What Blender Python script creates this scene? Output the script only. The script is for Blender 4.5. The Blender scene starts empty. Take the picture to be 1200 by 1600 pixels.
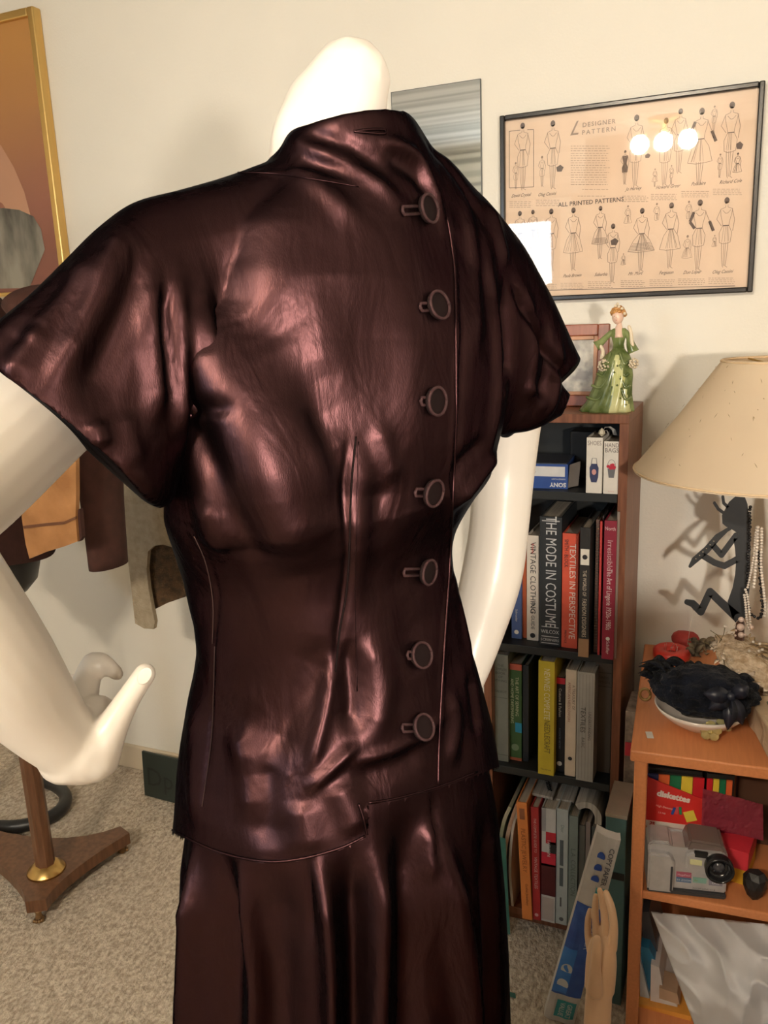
import bpy, bmesh, math, random
import numpy as np
from mathutils import Vector, Matrix, noise
from mathutils.bvhtree import BVHTree
random.seed(4)
np.random.seed(4)
S = bpy.context.scene
COL = S.collection

# ------------------------------------------------------------------ camera
F_PX = 1296.0
_down = np.array([219.0, -5456.0, -F_PX]); _up = -_down / np.linalg.norm(_down)
_mx = np.array([-3050.0, 195.0, -F_PX]); _mx = _mx - _mx.dot(_up) * _up; _mx /= np.linalg.norm(_mx)
RM = np.array([-_mx, np.cross(_up, -_mx), _up])
CAM = np.array([0.0, 0.0, 1.42])
FH = np.array([-0.4018, 0.9157])
cam_d = bpy.data.cameras.new('camera'); cam = bpy.data.objects.new('camera', cam_d); COL.objects.link(cam)
m4 = Matrix.Identity(4)
for i in range(3):
    for j in range(3): m4[i][j] = RM[i, j]
    m4[i][3] = CAM[i]
cam.matrix_world = m4
cam_d.sensor_fit = 'HORIZONTAL'; cam_d.sensor_width = 36; cam_d.lens = 36 * F_PX / 1200; cam_d.clip_start = 0.02
S.camera = cam
S.view_settings.view_transform = 'Standard'; S.view_settings.look = 'None'
S.view_settings.exposure = 0.42; S.view_settings.gamma = 1.0; S.view_settings.use_curve_mapping = False

# ------------------------------------------------------------------ light
world = bpy.data.worlds.new('world'); S.world = world; world.use_nodes = True
world.node_tree.nodes['Background'].inputs[0].default_value = (0.95, 0.95, 1.0, 1)
world.node_tree.nodes['Background'].inputs[1].default_value = 0.35

def lamp(name, kind, loc, energy, color, **kw):
    d = bpy.data.lights.new(name, kind); d.energy = energy; d.color = color
    for k, v in kw.items():
        if k != 'look': setattr(d, k, v)
    o = bpy.data.objects.new(name, d); COL.objects.link(o); o.location = loc
    if 'look' in kw:
        o.rotation_euler = (Vector(kw['look']) - Vector(loc)).to_track_quat('-Z', 'Y').to_euler()
    return o
lamp('dresser_lamp_light', 'SPOT', (0.55, -0.42, 1.38), 70, (1.0, 0.885, 0.745), shadow_soft_size=0.045, spot_size=math.radians(70), spot_blend=0.55, look=(-0.15, 1.93, 1.32))
lamp('window_daylight', 'AREA', (-1.38, -1.785, 1.60), 16, (0.70, 0.86, 1.0), shape='RECTANGLE', size=0.36, size_y=0.74, look=(-1.2, 1.0, 1.0))

# ------------------------------------------------------------------ helpers
def ray(px, py): return RM @ np.array([px - 600.0, -(py - 800.0), -F_PX])
def atY(px, py, y): d = ray(px, py); return CAM + d * (y / d[1])
def atZ(px, py, z): d = ray(px, py); return CAM + d * ((z - CAM[2]) / d[2])
def atX(px, py, x): d = ray(px, py); return CAM + d * (x / d[0])
def atD(px, py, D): return CAM + ray(px, py) * D / F_PX
def atH(px, py, h): d = ray(px, py); return CAM + d * (h / d[:2].dot(FH))
def proj(p):
    c = (np.asarray(p) - CAM) @ RM
    return np.stack([600 - F_PX * c[..., 0] / c[..., 2], 800 + F_PX * c[..., 1] / c[..., 2]], -1)

def tag(o, label=None, cat=None, group=None, kind=None):
    if label: o['label'] = label
    if cat: o['category'] = cat
    if group: o['group'] = group
    if kind: o['kind'] = kind
    return o
def empty(name, loc, label=None, cat=None, group=None, rz=0):
    o = bpy.data.objects.new(name, None); COL.objects.link(o); o.location = [float(v) for v in loc]; o.rotation_euler = (0, 0, rz)
    o.empty_display_size = 0.05
    return tag(o, label, cat, group)
def wmat(o):
    m = Matrix.LocRotScale(o.location, o.rotation_euler, o.scale)
    return wmat(o.parent) @ m if o.parent else m
def link(name, me, mat, parent=None, local=False, smooth=False):
    """mesh given in world space unless local"""
    o = bpy.data.objects.new(name, me); COL.objects.link(o)
    if mat is not None:
        for m in (mat if isinstance(mat, (list, tuple)) else [mat]): me.materials.append(m)
    if smooth:
        me.polygons.foreach_set('use_smooth', [True] * len(me.polygons))
    if parent:
        o.parent = parent
        if not local: me.transform(wmat(parent).inverted())
    elif not local:                       # origin at the base of the thing
        co = np.empty(len(me.vertices) * 3); me.vertices.foreach_get('co', co); co = co.reshape(-1, 3)
        c = Vector(((co[:, 0].min() + co[:, 0].max()) / 2, (co[:, 1].min() + co[:, 1].max()) / 2, co[:, 2].min()))
        me.transform(Matrix.Translation(-c)); o.location = c
    return o
def obj(name, bm, mat, parent=None, local=False, smooth=False, normals=True):
    if normals: bmesh.ops.recalc_face_normals(bm, faces=bm.faces)
    me = bpy.data.meshes.new(name); bm.to_mesh(me); bm.free()
    return link(name, me, mat, parent, local, smooth)
def box(bm, lo, hi, mi=0, bev=0.0, M=None):
    lo = Vector(lo); hi = Vector(hi)
    r = bmesh.ops.create_cube(bm, size=1.0)
    vs = r['verts']
    for v in vs: v.co = Vector([(lo[i] + hi[i]) / 2 + v.co[i] * (hi[i] - lo[i]) for i in range(3)])
    fs = list({f for v in vs for f in v.link_faces})
    for f in fs: f.material_index = mi
    if bev > 0:
        es = list({e for v in vs for e in v.link_edges})
        r = bmesh.ops.bevel(bm, geom=es, offset=bev, segments=2, affect='EDGES', profile=0.5)
        vs = list({v for f in r['faces'] for v in f.verts} | {v for v in vs if v.is_valid})
        for f in r['faces']: f.material_index = mi
    if M is not None:
        for v in vs: v.co = M @ v.co
    return vs
def loft(bm, rings, cap=True, mi=0, closed=True):
    vr = [[bm.verts.new([float(c) for c in p]) for p in r] for r in rings]
    n = len(vr[0])
    for a, b in zip(vr[:-1], vr[1:]):
        for i in range(n if closed else n - 1):
            f = bm.faces.new((a[i], a[(i + 1) % n], b[(i + 1) % n], b[i])); f.material_index = mi
    if cap:
        for r in (vr[0], vr[-1]):
            f = bm.faces.new(r); f.material_index = mi
    return vr
def tube(bm, pts, r, n=8, mi=0, cap=True, flat=1.0):
    pts = [Vector([float(c) for c in p]) for p in pts]
    rs = r if isinstance(r, (list, tuple)) else [r] * len(pts)
    rings = []; nrm = None
    for i, p in enumerate(pts):
        t = (pts[min(i + 1, len(pts) - 1)] - pts[max(i - 1, 0)]).normalized()
        if nrm is None:
            nrm = t.cross(Vector((0, 0, 1)))
            if nrm.length < 0.05: nrm = t.cross(Vector((0, 1, 0)))
        nrm = (nrm - nrm.dot(t) * t).normalized(); b = t.cross(nrm)
        rings.append([p + (nrm * math.cos(a) + b * math.sin(a) * flat) * rs[i] for a in [2 * math.pi * k / n for k in range(n)]])
    return loft(bm, rings, cap, mi)
def lathe(bm, prof, c=(0, 0, 0), n=32, mi=0, cap=True):
    c = Vector(c)
    return loft(bm, [[c + Vector((r * math.cos(2 * math.pi * k / n), r * math.sin(2 * math.pi * k / n), z)) for k in range(n)] for r, z in prof], cap, mi)
def prism(bm, poly, depth, M=None, mi=0):
    """poly in local xz-plane (front at y=0), extruded along +y"""
    a = [bm.verts.new((x, 0, z)) for x, z in poly]; b = [bm.verts.new((x, depth, z)) for x, z in poly]
    n = len(a); fs = [bm.faces.new(a), bm.faces.new(b[::-1])] + [bm.faces.new((a[i], b[i], b[(i + 1) % n], a[(i + 1) % n])) for i in range(n)]
    for f in fs: f.material_index = mi
    if M is not None:
        for v in a + b: v.co = M @ v.co
    return a + b
def catmull(pts, n=6):
    P = [np.asarray(p, float) for p in pts]; out = []
    for i in range(len(P) - 1):
        p0 = P[max(i - 1, 0)]; p1 = P[i]; p2 = P[i + 1]; p3 = P[min(i + 2, len(P) - 1)]
        for k in range(n):
            t = k / n
            out.append(0.5 * ((2 * p1) + (p2 - p0) * t + (2 * p0 - 5 * p1 + 4 * p2 - p3) * t * t + (3 * p1 - p0 - 3 * p2 + p3) * t ** 3))
    out.append(P[-1]); return out
def text_bm(s, size, extr=0.0003, bold=0.0, ax='CENTER', sx=1.0, spacing=1.0, shear=0.0):
    """text as a bmesh in local xz-plane, facing -y"""
    c = bpy.data.curves.new('t', 'FONT'); c.body = s; c.size = size; c.align_x = ax; c.align_y = 'CENTER'
    c.offset = bold; c.resolution_u = 2; c.space_character = spacing; c.shear = shear
    o = bpy.data.objects.new('t', c); COL.objects.link(o)
    dg = bpy.context.evaluated_depsgraph_get(); dg.update()
    me = bpy.data.meshes.new_from_object(o.evaluated_get(dg))
    bm = bmesh.new(); bm.from_mesh(me)
    bpy.data.objects.remove(o); bpy.data.curves.remove(c); bpy.data.meshes.remove(me)
    for v in bm.verts: v.co = Vector((v.co.x * sx, -extr, v.co.y))
    return bm
def merge(bm, other, M=None, mi=0):
    vm = {}
    for v in other.verts: vm[v] = bm.verts.new(M @ v.co if M is not None else v.co)
    for f in other.faces:
        try: g = bm.faces.new([vm[v] for v in f.verts]); g.material_index = mi
        except ValueError: pass
    other.free()

# ------------------------------------------------------------------ materials
def mat(name, col=(0.8, 0.8, 0.8), rough=0.6, metal=0.0, spec=0.5, **kw):
    m = bpy.data.materials.new(name); m.use_nodes = True
    b = m.node_tree.nodes['Principled BSDF']
    b.inputs['Base Color'].default_value = (*col, 1); b.inputs['Roughness'].default_value = rough
    b.inputs['Metallic'].default_value = metal; b.inputs['Specular IOR Level'].default_value = spec
    for k, v in kw.items(): b.inputs[k].default_value = v
    return m
def nodes(m): return m.node_tree.nodes, m.node_tree.links, m.node_tree.nodes['Principled BSDF']
def noisy(name, c1, c2, scale=20, rough=0.6, bump=0.0, bscale=None, stretch=(1, 1, 1), detail=4, lo=0.35, hi=0.65, **kw):
    m = mat(name, c1, rough, **kw); N, L, b = nodes(m)
    tc = N.new('ShaderNodeTexCoord'); mp = N.new('ShaderNodeMapping'); mp.inputs['Scale'].default_value = stretch
    L.new(tc.outputs['Object'], mp.inputs[0])
    nz = N.new('ShaderNodeTexNoise'); nz.inputs['Scale'].default_value = scale; nz.inputs['Detail'].default_value = detail
    L.new(mp.outputs[0], nz.inputs['Vector'])
    cr = N.new('ShaderNodeValToRGB'); cr.color_ramp.elements[0].position = lo; cr.color_ramp.elements[1].position = hi
    cr.color_ramp.elements[0].color = (*c1, 1); cr.color_ramp.elements[1].color = (*c2, 1)
    L.new(nz.outputs['Fac'], cr.inputs[0]); L.new(cr.outputs[0], b.inputs['Base Color'])
    if bump:
        n2 = N.new('ShaderNodeTexNoise'); n2.inputs['Scale'].default_value = bscale or scale * 3; n2.inputs['Detail'].default_value = 3
        L.new(mp.outputs[0], n2.inputs['Vector'])
        bp = N.new('ShaderNodeBump'); bp.inputs['Strength'].default_value = bump; bp.inputs['Distance'].default_value = 0.01
        L.new(n2.outputs['Fac'], bp.inputs['Height']); L.new(bp.outputs[0], b.inputs['Normal'])
    return m
M_WALL = noisy('wall_paint', (0.80, 0.775, 0.70), (0.83, 0.805, 0.73), 3, 0.75, 0.08, 180)
M_CEIL = noisy('mirror_streak_ceiling', (0.40, 0.41, 0.39), (0.86, 0.85, 0.82), 5, 0.9, 0.0, None, (.10, 4, 1), 6, .4, .6)  # grey streaks put into the ceiling colour for the mirror to reflect
M_TRIM = noisy('trim_paint', (0.62, 0.52, 0.38), (0.66, 0.56, 0.42), 5, 0.45)
M_CARPET = noisy('carpet_pile', (0.40, 0.32, 0.24), (0.62, 0.54, 0.43), 105, 0.95, 1.0, 120, (1.0, 0.6, 1), 5, 0.36, 0.62)
M_WOOD = noisy('reddish_wood', (0.16, 0.055, 0.025), (0.25, 0.095, 0.045), 22, 0.42, 0.05, 60, (6, 6, 0.6))
M_ORANGE = noisy('orange_laminate', (0.56, 0.21, 0.08), (0.62, 0.24, 0.095), 30, 0.4, 0.0, None, (6, 0.5, 6))
M_BLACKIN = mat('black_shelf_interior', (0.012, 0.014, 0.014), 0.5)
M_MANN = mat('mannequin_enamel', (0.80, 0.75, 0.68), 0.33, spec=0.5)
M_MANN.node_tree.nodes['Principled BSDF'].inputs['Subsurface Weight'].default_value = 0.0
def satin():
    m = mat('brown_changeant_satin', (0.2, 0.1, 0.09), 0.38); N, L, b = nodes(m)
    b.inputs['Metallic'].default_value = 1.0
    b.inputs['Roughness'].default_value = 0.42
    b.inputs['Specular Tint'].default_value = (0.22, 0.25, 0.28, 1)
    lw = N.new('ShaderNodeLayerWeight'); lw.inputs['Blend'].default_value = 0.35
    mx = N.new('ShaderNodeMix'); mx.data_type = 'RGBA'
    mx.inputs['A'].default_value = (0.062, 0.0285, 0.0305, 1); mx.inputs['B'].default_value = (0.014, 0.015, 0.019, 1)
    L.new(lw.outputs['Facing'], mx.inputs['Factor']); L.new(mx.outputs['Result'], b.inputs['Base Color'])
    tc = N.new('ShaderNodeTexCoord')
    n1 = N.new('ShaderNodeTexNoise'); n1.inputs['Scale'].default_value = 1100; n1.inputs['Detail'].default_value = 1
    mp = N.new('ShaderNodeMapping'); mp.inputs['Scale'].default_value = (1, 1, 0.25)
    L.new(tc.outputs['Object'], mp.inputs[0]); L.new(mp.outputs[0], n1.inputs['Vector'])
    b1 = N.new('ShaderNodeBump'); b1.inputs['Strength'].default_value = 0.25; b1.inputs['Distance'].default_value = 0.0005
    L.new(n1.outputs['Fac'], b1.inputs['Height'])
    n2 = N.new('ShaderNodeTexNoise'); n2.inputs['Scale'].default_value = 26; n2.inputs['Detail'].default_value = 3; n2.inputs['Distortion'].default_value = 0.7
    m2 = N.new('ShaderNodeMapping'); m2.inputs['Scale'].default_value = (1, 1, 0.45); m2.inputs['Rotation'].default_value = (0.2, 0.5, 0)
    L.new(tc.outputs['Object'], m2.inputs[0]); L.new(m2.outputs[0], n2.inputs['Vector'])
    b2 = N.new('ShaderNodeBump'); b2.inputs['Strength'].default_value = 0.62; b2.inputs['Distance'].default_value = 0.0045
    L.new(n2.outputs['Fac'], b2.inputs['Height']); L.new(b1.outputs[0], b2.inputs['Normal']); L.new(b2.outputs[0], b.inputs['Normal'])
    return m
M_SATIN = satin()

# ------------------------------------------------------------------ room
YW, YB, XL, XR, ZC = 1.93, -1.8, -3.0, 1.25, 2.44
def struct(name, lo, hi, m):
    bm = bmesh.new(); box(bm, lo, hi); return tag(obj(name, bm, m), kind='structure')
struct('floor', (XL, YB, -0.05), (XR, YW, 0), M_CARPET)
struct('ceiling', (XL, YB, ZC), (XR, YW, ZC + 0.05), M_CEIL)
struct('wall_back', (XL, YW, -0.05), (XR, YW + 0.08, ZC + 0.05), M_WALL)
M_DARKWALL = noisy('dark_unseen_wall', (0.10, 0.06, 0.035), (0.16, 0.10, 0.06), 8, 0.5, 0.0, None, (4, 4, .4))  # dark colour given to the unseen front wall so satin reflections stay dim
struct('wall_left', (XL - 0.08, YB - .08, -0.05), (XL, YW + .08, ZC + 0.05), M_WALL)
struct('wall_right', (XR, YB - .08, -0.05), (XR + 0.08, YW + .08, ZC + 0.05), M_WALL)
struct('wall_front', (XL, YB - 0.08, -0.05), (XR, YB, ZC + 0.05), M_DARKWALL)
bm = bmesh.new(); box(bm, (XL, YW - 0.014, 0), (XR, YW, 0.083), bev=0.004)
tag(obj('baseboard_back', bm, M_TRIM), kind='structure')


# ------------------------------------------------------------------ the mannequin and its suit
YAW = math.radians(50)
LAT = np.array([math.cos(math.atan2(FH[1], FH[0]) - math.pi / 2 + YAW), math.sin(math.atan2(FH[1], FH[0]) - math.pi / 2 + YAW), 0.0])
BK = np.array([LAT[1], -LAT[0], 0.0])       # out of the back, towards the viewer
def fit_ring(y, xl, xr, h=0.82, asp=0.72, n=72, p=2.25, back=1.0):
    cx = (xl + xr) / 2; a = 0.17
    t = np.linspace(0, 2 * math.pi, n, endpoint=False); c = np.cos(t); s = np.sin(t)
    ex = np.sign(c) * np.abs(c) ** (2 / p); ey = np.sign(s) * np.abs(s) ** (2 / p) * asp
    ey = np.where(ey > 0, ey * back, ey)
    for _ in range(14):
        ce = atH(cx, y, h); P = ce + np.outer(ex * a, LAT) + np.outer(ey * a, BK)
        q = proj(P)[:, 0]; cx += ((xl + xr) - (q.min() + q.max())) / 2; a *= (xr - xl) / (q.max() - q.min())
    return P
def interp_rows(rows, ys):
    r = np.array(rows, float); return [(y,) + tuple(np.interp(y, r[:, 0], r[:, k]) for k in range(1, r.shape[1])) for y in ys]
# rows: y, xl, xr, h, aspect
TORSO = [(205, 500, 640, .80, .9), (235, 470, 668, .80, .9), (300, 380, 715, .815, .72), (360, 330, 745, .815, .58), (430, 305, 768, .815, .58), (520, 290, 790, .812, .60), (620, 285, 797, .810, .62),
         (690, 262, 790, .809, .65), (770, 256, 770, .808, .69), (800, 264, 744, .808, .73), (840, 277, 716, .808, .78), (870, 289, 707, .808, .82), (940, 308, 712, .809, .84), (985, 311, 724, .811, .84),
         (1020, 304, 731, .812, .83), (1060, 290, 741, .812, .83), (1110, 279, 753, .812, .82), (1170, 271, 769, .81, .82), (1250, 267, 782, .81, .82), (1300, 266, 790, .81, .82), (1400, 266, 799, .81, .82)]
bm = bmesh.new()
loft(bm, [fit_ring(*r) for r in interp_rows(TORSO, list(range(205, 1400, 16)))])
def fan(sections, n=40, p=2.3):
    """sections: (top px, bottom px, h_top, h_bottom, half thickness)"""
    rings = []
    for (tx, ty), (bx, by), ht, hb, th in sections:
        T = atH(tx, ty, ht); B = atH(bx, by, hb); c = (T + B) / 2; u = (T - B) / 2
        vd = c - CAM; vd /= np.linalg.norm(vd); w = vd - vd.dot(u) * u / u.dot(u); w /= np.linalg.norm(w)
        r = []
        for k in range(n):
            a = 2 * math.pi * k / n; cc, ss = math.cos(a), math.sin(a)
            r.append(c + u * (abs(cc) ** (2 / p)) * np.sign(cc) + w * th * (abs(ss) ** (2 / p)) * np.sign(ss))
        rings.append(r)
    out = []
    R_ = np.array(rings)
    for k in range(len(R_) - 1):
        p0 = R_[max(k - 1, 0)]; p1 = R_[k]; p2 = R_[k + 1]; p3 = R_[min(k + 2, len(R_) - 1)]
        for j in range(5):
            t = j / 5
            out.append(0.5 * ((2 * p1) + (p2 - p0) * t + (2 * p0 - 5 * p1 + 4 * p2 - p3) * t * t + (3 * p1 - p0 - 3 * p2 + p3) * t ** 3))
    out.append(R_[-1]); return out
LS = [((540, 222), (520, 560), .80, .80, .07), ((430, 250), (420, 600), .775, .78, .08), ((340, 281), (330, 640), .75, .765, .085), ((235, 308), (292, 690), .71, .735, .08),
      ((170, 350), (268, 745), .68, .705, .076), ((85, 425), (255, 775), .65, .68, .072), ((10, 485), (245, 778), .625, .66, .070), ((-52, 540), (232, 774), .61, .645, .066)]
RS = [((600, 215), (640, 540), .82, .82, .07), ((690, 240), (700, 600), .855, .85, .08), ((745, 303), (740, 640), .89, .88, .085), ((800, 372), (765, 668), .93, .91, .08),
      ((843, 440), (785, 680), .965, .94, .07), ((880, 510), (795, 683), .99, .965, .06), ((906, 566), (800, 680), 1.01, .98, .05)]
loft(bm, fan(LS)); loft(bm, fan(RS))
loft(bm, fan([((775, 500), (770, 665), .93, .93, .04), ((815, 540), (805, 672), .945, .945, .04), ((858, 578), (845, 667), .965, .96, .035), ((895, 616), (882, 653), .985, .98, .02)]))
def tilted(L, R, N, n=40):
    L, R, N = atH(*L), atH(*R), atH(*N); c = (L + R) / 2; u = (R - L) / 2; v = N - c
    return [c + u * math.cos(a) + v * math.sin(a) for a in np.linspace(0, 2 * math.pi, n, endpoint=False)]
loft(bm, [tilted((330, 340, .80), (760, 340, .88), (560, 380, .725)), tilted((385, 285, .80), (712, 275, .87), (560, 300, .722)), tilted((420, 252, .795), (672, 225, .85), (562, 225, .722)),
          tilted((440, 226, .79), (650, 200, .84), (562, 182, .725)), tilted((446, 218, .79), (640, 192, .835), (562, 168, .727))])
bmesh.ops.recalc_face_normals(bm, faces=bm.faces)
def remeshed(bm, voxel, smooth):
    me = bpy.data.meshes.new('t'); bm.to_mesh(me); bm.free(); o = bpy.data.objects.new('t', me); COL.objects.link(o)
    r = o.modifiers.new('r', 'REMESH'); r.mode = 'VOXEL'; r.voxel_size = voxel
    s = o.modifiers.new('s', 'SMOOTH'); s.factor = 0.5; s.iterations = smooth
    dg = bpy.context.evaluated_depsgraph_get(); dg.update()
    out = bpy.data.meshes.new_from_object(o.evaluated_get(dg)); bpy.data.objects.remove(o); bpy.data.meshes.remove(me)
    return out
def mesh_np(me):
    co = np.empty(len(me.vertices) * 3); me.vertices.foreach_get('co', co)
    nn = np.empty(len(me.vertices) * 3); me.vertices.foreach_get('normal', nn)
    return co.reshape(-1, 3), nn.reshape(-1, 3)
def bvh(me):
    return BVHTree.FromPolygons([v.co for v in me.vertices], [tuple(p.vertices) for p in me.polygons])
def hit(tree, px, py):
    d = Vector(ray(px, py)).normalized(); r = tree.ray_cast(Vector(CAM), d)
    return (np.array(r[0]), np.array(r[1])) if r[0] is not None else (None, None)
def fold(co, nn, disp, tree, pts, w, amp, asym=0.0, pinch=False):
    """a fold of cloth along a line on the garment"""
    P = [hit(tree, *p)[0] for p in catmull(pts, 4)]; P = [p for p in P if p is not None]
    if len(P) < 2: return
    P = np.array(P); best = np.full(len(co), 1e9); side = np.zeros(len(co)); tt = np.zeros(len(co))
    lo = P.min(0) - 4 * w; hi = P.max(0) + 4 * w
    idx = np.where(((co > lo) & (co < hi)).all(1))[0]
    if len(idx) == 0: return
    c = co[idx]; b = np.full(len(idx), 1e9); sd = np.zeros(len(idx)); tp = np.zeros(len(idx))
    L_ = np.concatenate([[0], np.cumsum(np.linalg.norm(np.diff(P, axis=0), axis=1))])
    for i in range(len(P) - 1):
        ab = P[i + 1] - P[i]; l2 = ab.dot(ab) + 1e-12; t = np.clip(((c - P[i]) @ ab) / l2, 0, 1)
        q = P[i] + t[:, None] * ab; dv = c - q; d = np.linalg.norm(dv, axis=1)
        s = np.einsum('ij,ij->i', np.cross(np.tile(ab / math.sqrt(l2), (len(c), 1)), nn[idx]), dv)
        m = d < b; b[m] = d[m]; sd[m] = s[m]; tp[m] = (L_[i] + t[m] * math.sqrt(l2)) / L_[-1]
    env = np.clip(np.minimum(tp, 1 - tp) * 4 + 0.15, 0, 1)
    x = b / w
    prof = np.exp(-x * x)
    if asym: prof = prof * (1 + asym * np.clip(sd / w, -1.5, 1.5))
    disp[idx] += amp * env * prof
def ripple(co, scale, amp, seed, stretch=(1, 1, 1), mask=None):
    out = np.zeros(len(co)); st = np.array(stretch)
    for i in range(len(co)):
        if mask is not None and mask[i] <= 0.01: continue
        p = co[i] * scale * st
        out[i] = noise.noise(Vector((p[0] + seed, p[1], p[2]))) * amp * (1 if mask is None else mask[i])
    return out

jm = remeshed(bm, 0.0031, 9)
tree = bvh(jm); co, nn = mesh_np(jm); disp = np.zeros(len(co))
#FOLDS
FOLDS = [
 ([(205,350),(165,450),(128,520),(80,600)], .010, .009), ([(225,390),(195,480),(165,560),(135,650)], .012, -.007),
 ([(238,410),(230,500),(238,600),(228,665)], .009, .008), ([(252,440),(250,540),(250,640)], .008, -.006), ([(275,430),(266,520),(264,620),(268,690)], .008, .007),
 ([(318,450),(296,560),(300,640),(292,745)], .012, .008), ([(282,520),(280,640),(285,750)], .009, -.006),
 ([(160,400),(95,470),(30,530)], .014, .006), ([(110,430),(50,500),(0,560)], .010, -.005), ([(60,510),(30,560),(20,600)], .010, .005), ([(150,655),(162,700)], .009, .005), ([(190,640),(215,730)], .010, .004),
 ([(330,370),(370,480),(410,560)], .03, -.004), ([(290,480),(380,620),(450,760),(480,900)], .030, .013), ([(400,480),(470,590),(530,700)], .030, -.008), ([(318,620),(340,700),(370,790),(405,880)], .013, -.008),
 ([(318,470),(330,600),(345,720),(365,860)], .045, .014), ([(560,430),(575,560),(570,700),(560,860)], .05, -.014), ([(335,785),(338,860)], .012, .006), ([(440,620),(500,720),(520,800)], .012, .004), ([(470,600),(520,700),(540,780)], .010, -.003),
 ([(500,560),(520,640),(535,700)], .02, -.003), ([(300,650),(350,640),(390,640)], .007, -.004), ([(305,640),(320,655),(345,662)], .006, .004),
 ([(556,680),(549,780),(544,880),(532,980),(522,1050)], .004, -.004), ([(572,690),(582,760),(565,860),(556,960)], .013, .005), ([(600,660),(618,720),(628,760)], .010, .005), ([(606,760),(596,860)], .014, -.004),
 ([(516,1000),(480,1070),(440,1140),(420,1200)], .020, -.009), ([(545,1000),(550,1080),(548,1150)], .010, -.008), ([(522,1020),(507,1110),(480,1215)], .007, .006), ([(575,990),(596,1060),(585,1130),(566,1155)], .014, .006),
 ([(478,1235),(520,1195),(545,1172),(560,1165)], .006, .006), ([(540,1192),(600,1176),(655,1150),(690,1120)], .006, .004), ([(545,1215),(600,1200),(660,1172)], .012, -.005),
 ([(525,1215),(545,1260),(560,1300)], .014, .006), ([(400,1180),(410,1260),(420,1330)], .018, -.006), ([(360,1130),(385,1210),(395,1290)], .014, .006), ([(300,1100),(300,1200),(305,1300)], .02, .004), ([(470,1250),(480,1330)], .014, .005),
 ([(450,215),(520,245),(590,290),(630,330)], .008, .006), ([(470,210),(550,230),(610,270)], .007, -.004), ([(440,250),(510,300),(560,350)], .010, .005), ([(590,215),(645,240),(672,290),(693,350)], .006, .006), ([(600,240),(650,275),(668,310)], .008, -.005),
 ([(400,265),(480,275),(560,290)], .003, .0012), ([(660,210),(720,280),(760,360)], .010, -.004), ([(700,240),(760,320),(790,420)], .010, .005),
 ([(728,300),(742,420),(740,560)], .010, .004), ([(758,380),(770,500),(775,620),(765,720)], .011, .007), ([(790,430),(797,540),(790,640)], .010, -.008), ([(815,440),(830,540),(815,640)], .010, .006), ([(845,500),(850,570),(835,640)], .009, -.006), ([(870,530),(868,600),(855,650)], .009, .005),
 ([(703,330),(712,420),(713,600),(708,780),(700,920),(690,1050),(686,1235)], .004, .0022), ([(718,420),(719,600),(714,780)], .006, -.002),
 ([(785,700),(745,755),(712,800)], .010, .007), ([(760,690),(725,730),(715,770)], .010, -.006), ([(700,880),(720,960),(735,1050)], .010, .004), ([(700,1080),(710,1130),(700,1200)], .011, .006), ([(730,1050),(742,1150)], .010, -.005),
 ([(800,440),(835,520),(868,572),(882,592)], .006, -.008), ([(815,600),(850,640)], .008, .005),
 ([(650,500),(655,620),(650,720)], .02, .003), ([(620,880),(640,980),(640,1060)], .02, -.004),
 ([(322,860),(336,930),(334,1000),(330,1100),(318,1240),(314,1300)], .0025, -.0015)]
for pts, w, amp, *rest in FOLDS: fold(co, nn, disp, tree, pts, w, amp, *(rest or [0.0]))
disp += ripple(co, 8, .0075, 3.1, (1, 1, .55)) + ripple(co, 19, .0026, 9.7, (1, 1, .6))
co = co + nn * disp[:, None]
# hems: the back panels end higher than the side panel
hemx = np.array([200, 268, 337, 409, 467, 530, 572, 574, 620, 685, 747, 800, 900.])
hemy = np.array([1298, 1300, 1333, 1349, 1346, 1329, 1309, 1258, 1251, 1233, 1210, 1190, 1180.])
for k in range(5):
    q = proj(co); below = q[:, 1] - np.interp(q[:, 0], hemx, hemy)
    dz = below / F_PX * np.linalg.norm(co - CAM, axis=1) / 0.82
    if k == 0: low = (below > 0) & (dz < .0042); far = (below > 0) & ~low; anyb = below > 0
    co[low, 2] += dz[low]
far = anyb
jm.vertices.foreach_set('co', co.ravel())
jb = bmesh.new(); jb.from_mesh(jm); jb.verts.ensure_lookup_table()
kill = [f for f in jb.faces if all(far[v.index] for v in f.verts)]
bmesh.ops.delete(jb, geom=kill, context='FACES')
jb.to_mesh(jm); jb.free(); jm.update()
mann = empty('mannequin', atH(520, 930, .82) * [1, 1, 0], 'white headless mannequin wearing the brown satin suit, seen from behind', 'mannequin')
jacket = link('jacket', jm, M_SATIN, None, smooth=True)
tag(jacket, 'dark brown satin short sleeved jacket buttoned down the back on the mannequin', 'jacket')

# skirt
SK = [(1000, 322, 700, .83, .76), (1060, 305, 725, .82, .78), (1150, 285, 757, .81, .82), (1250, 274, 781, .81, .84), (1300, 268, 790, .81, .86), (1400, 266, 800, .81, .9), (1500, 266, 806, .81, .92), (1600, 268, 809, .81, .94), (1720, 268, 812, .81, .94), (2300, 262, 822, .81, .94)]
bm = bmesh.new()
rings = [fit_ring(*r, n=260) for r in interp_rows(SK, list(range(1050, 2000, 8)))]
loft(bm, rings, cap=False)
me = bpy.data.meshes.new('skirt'); bmesh.ops.recalc_face_normals(bm, faces=bm.faces); bm.to_mesh(me); bm.free()
tree2 = bvh(me); co, nn = mesh_np(me); disp = np.zeros(len(co))
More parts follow.
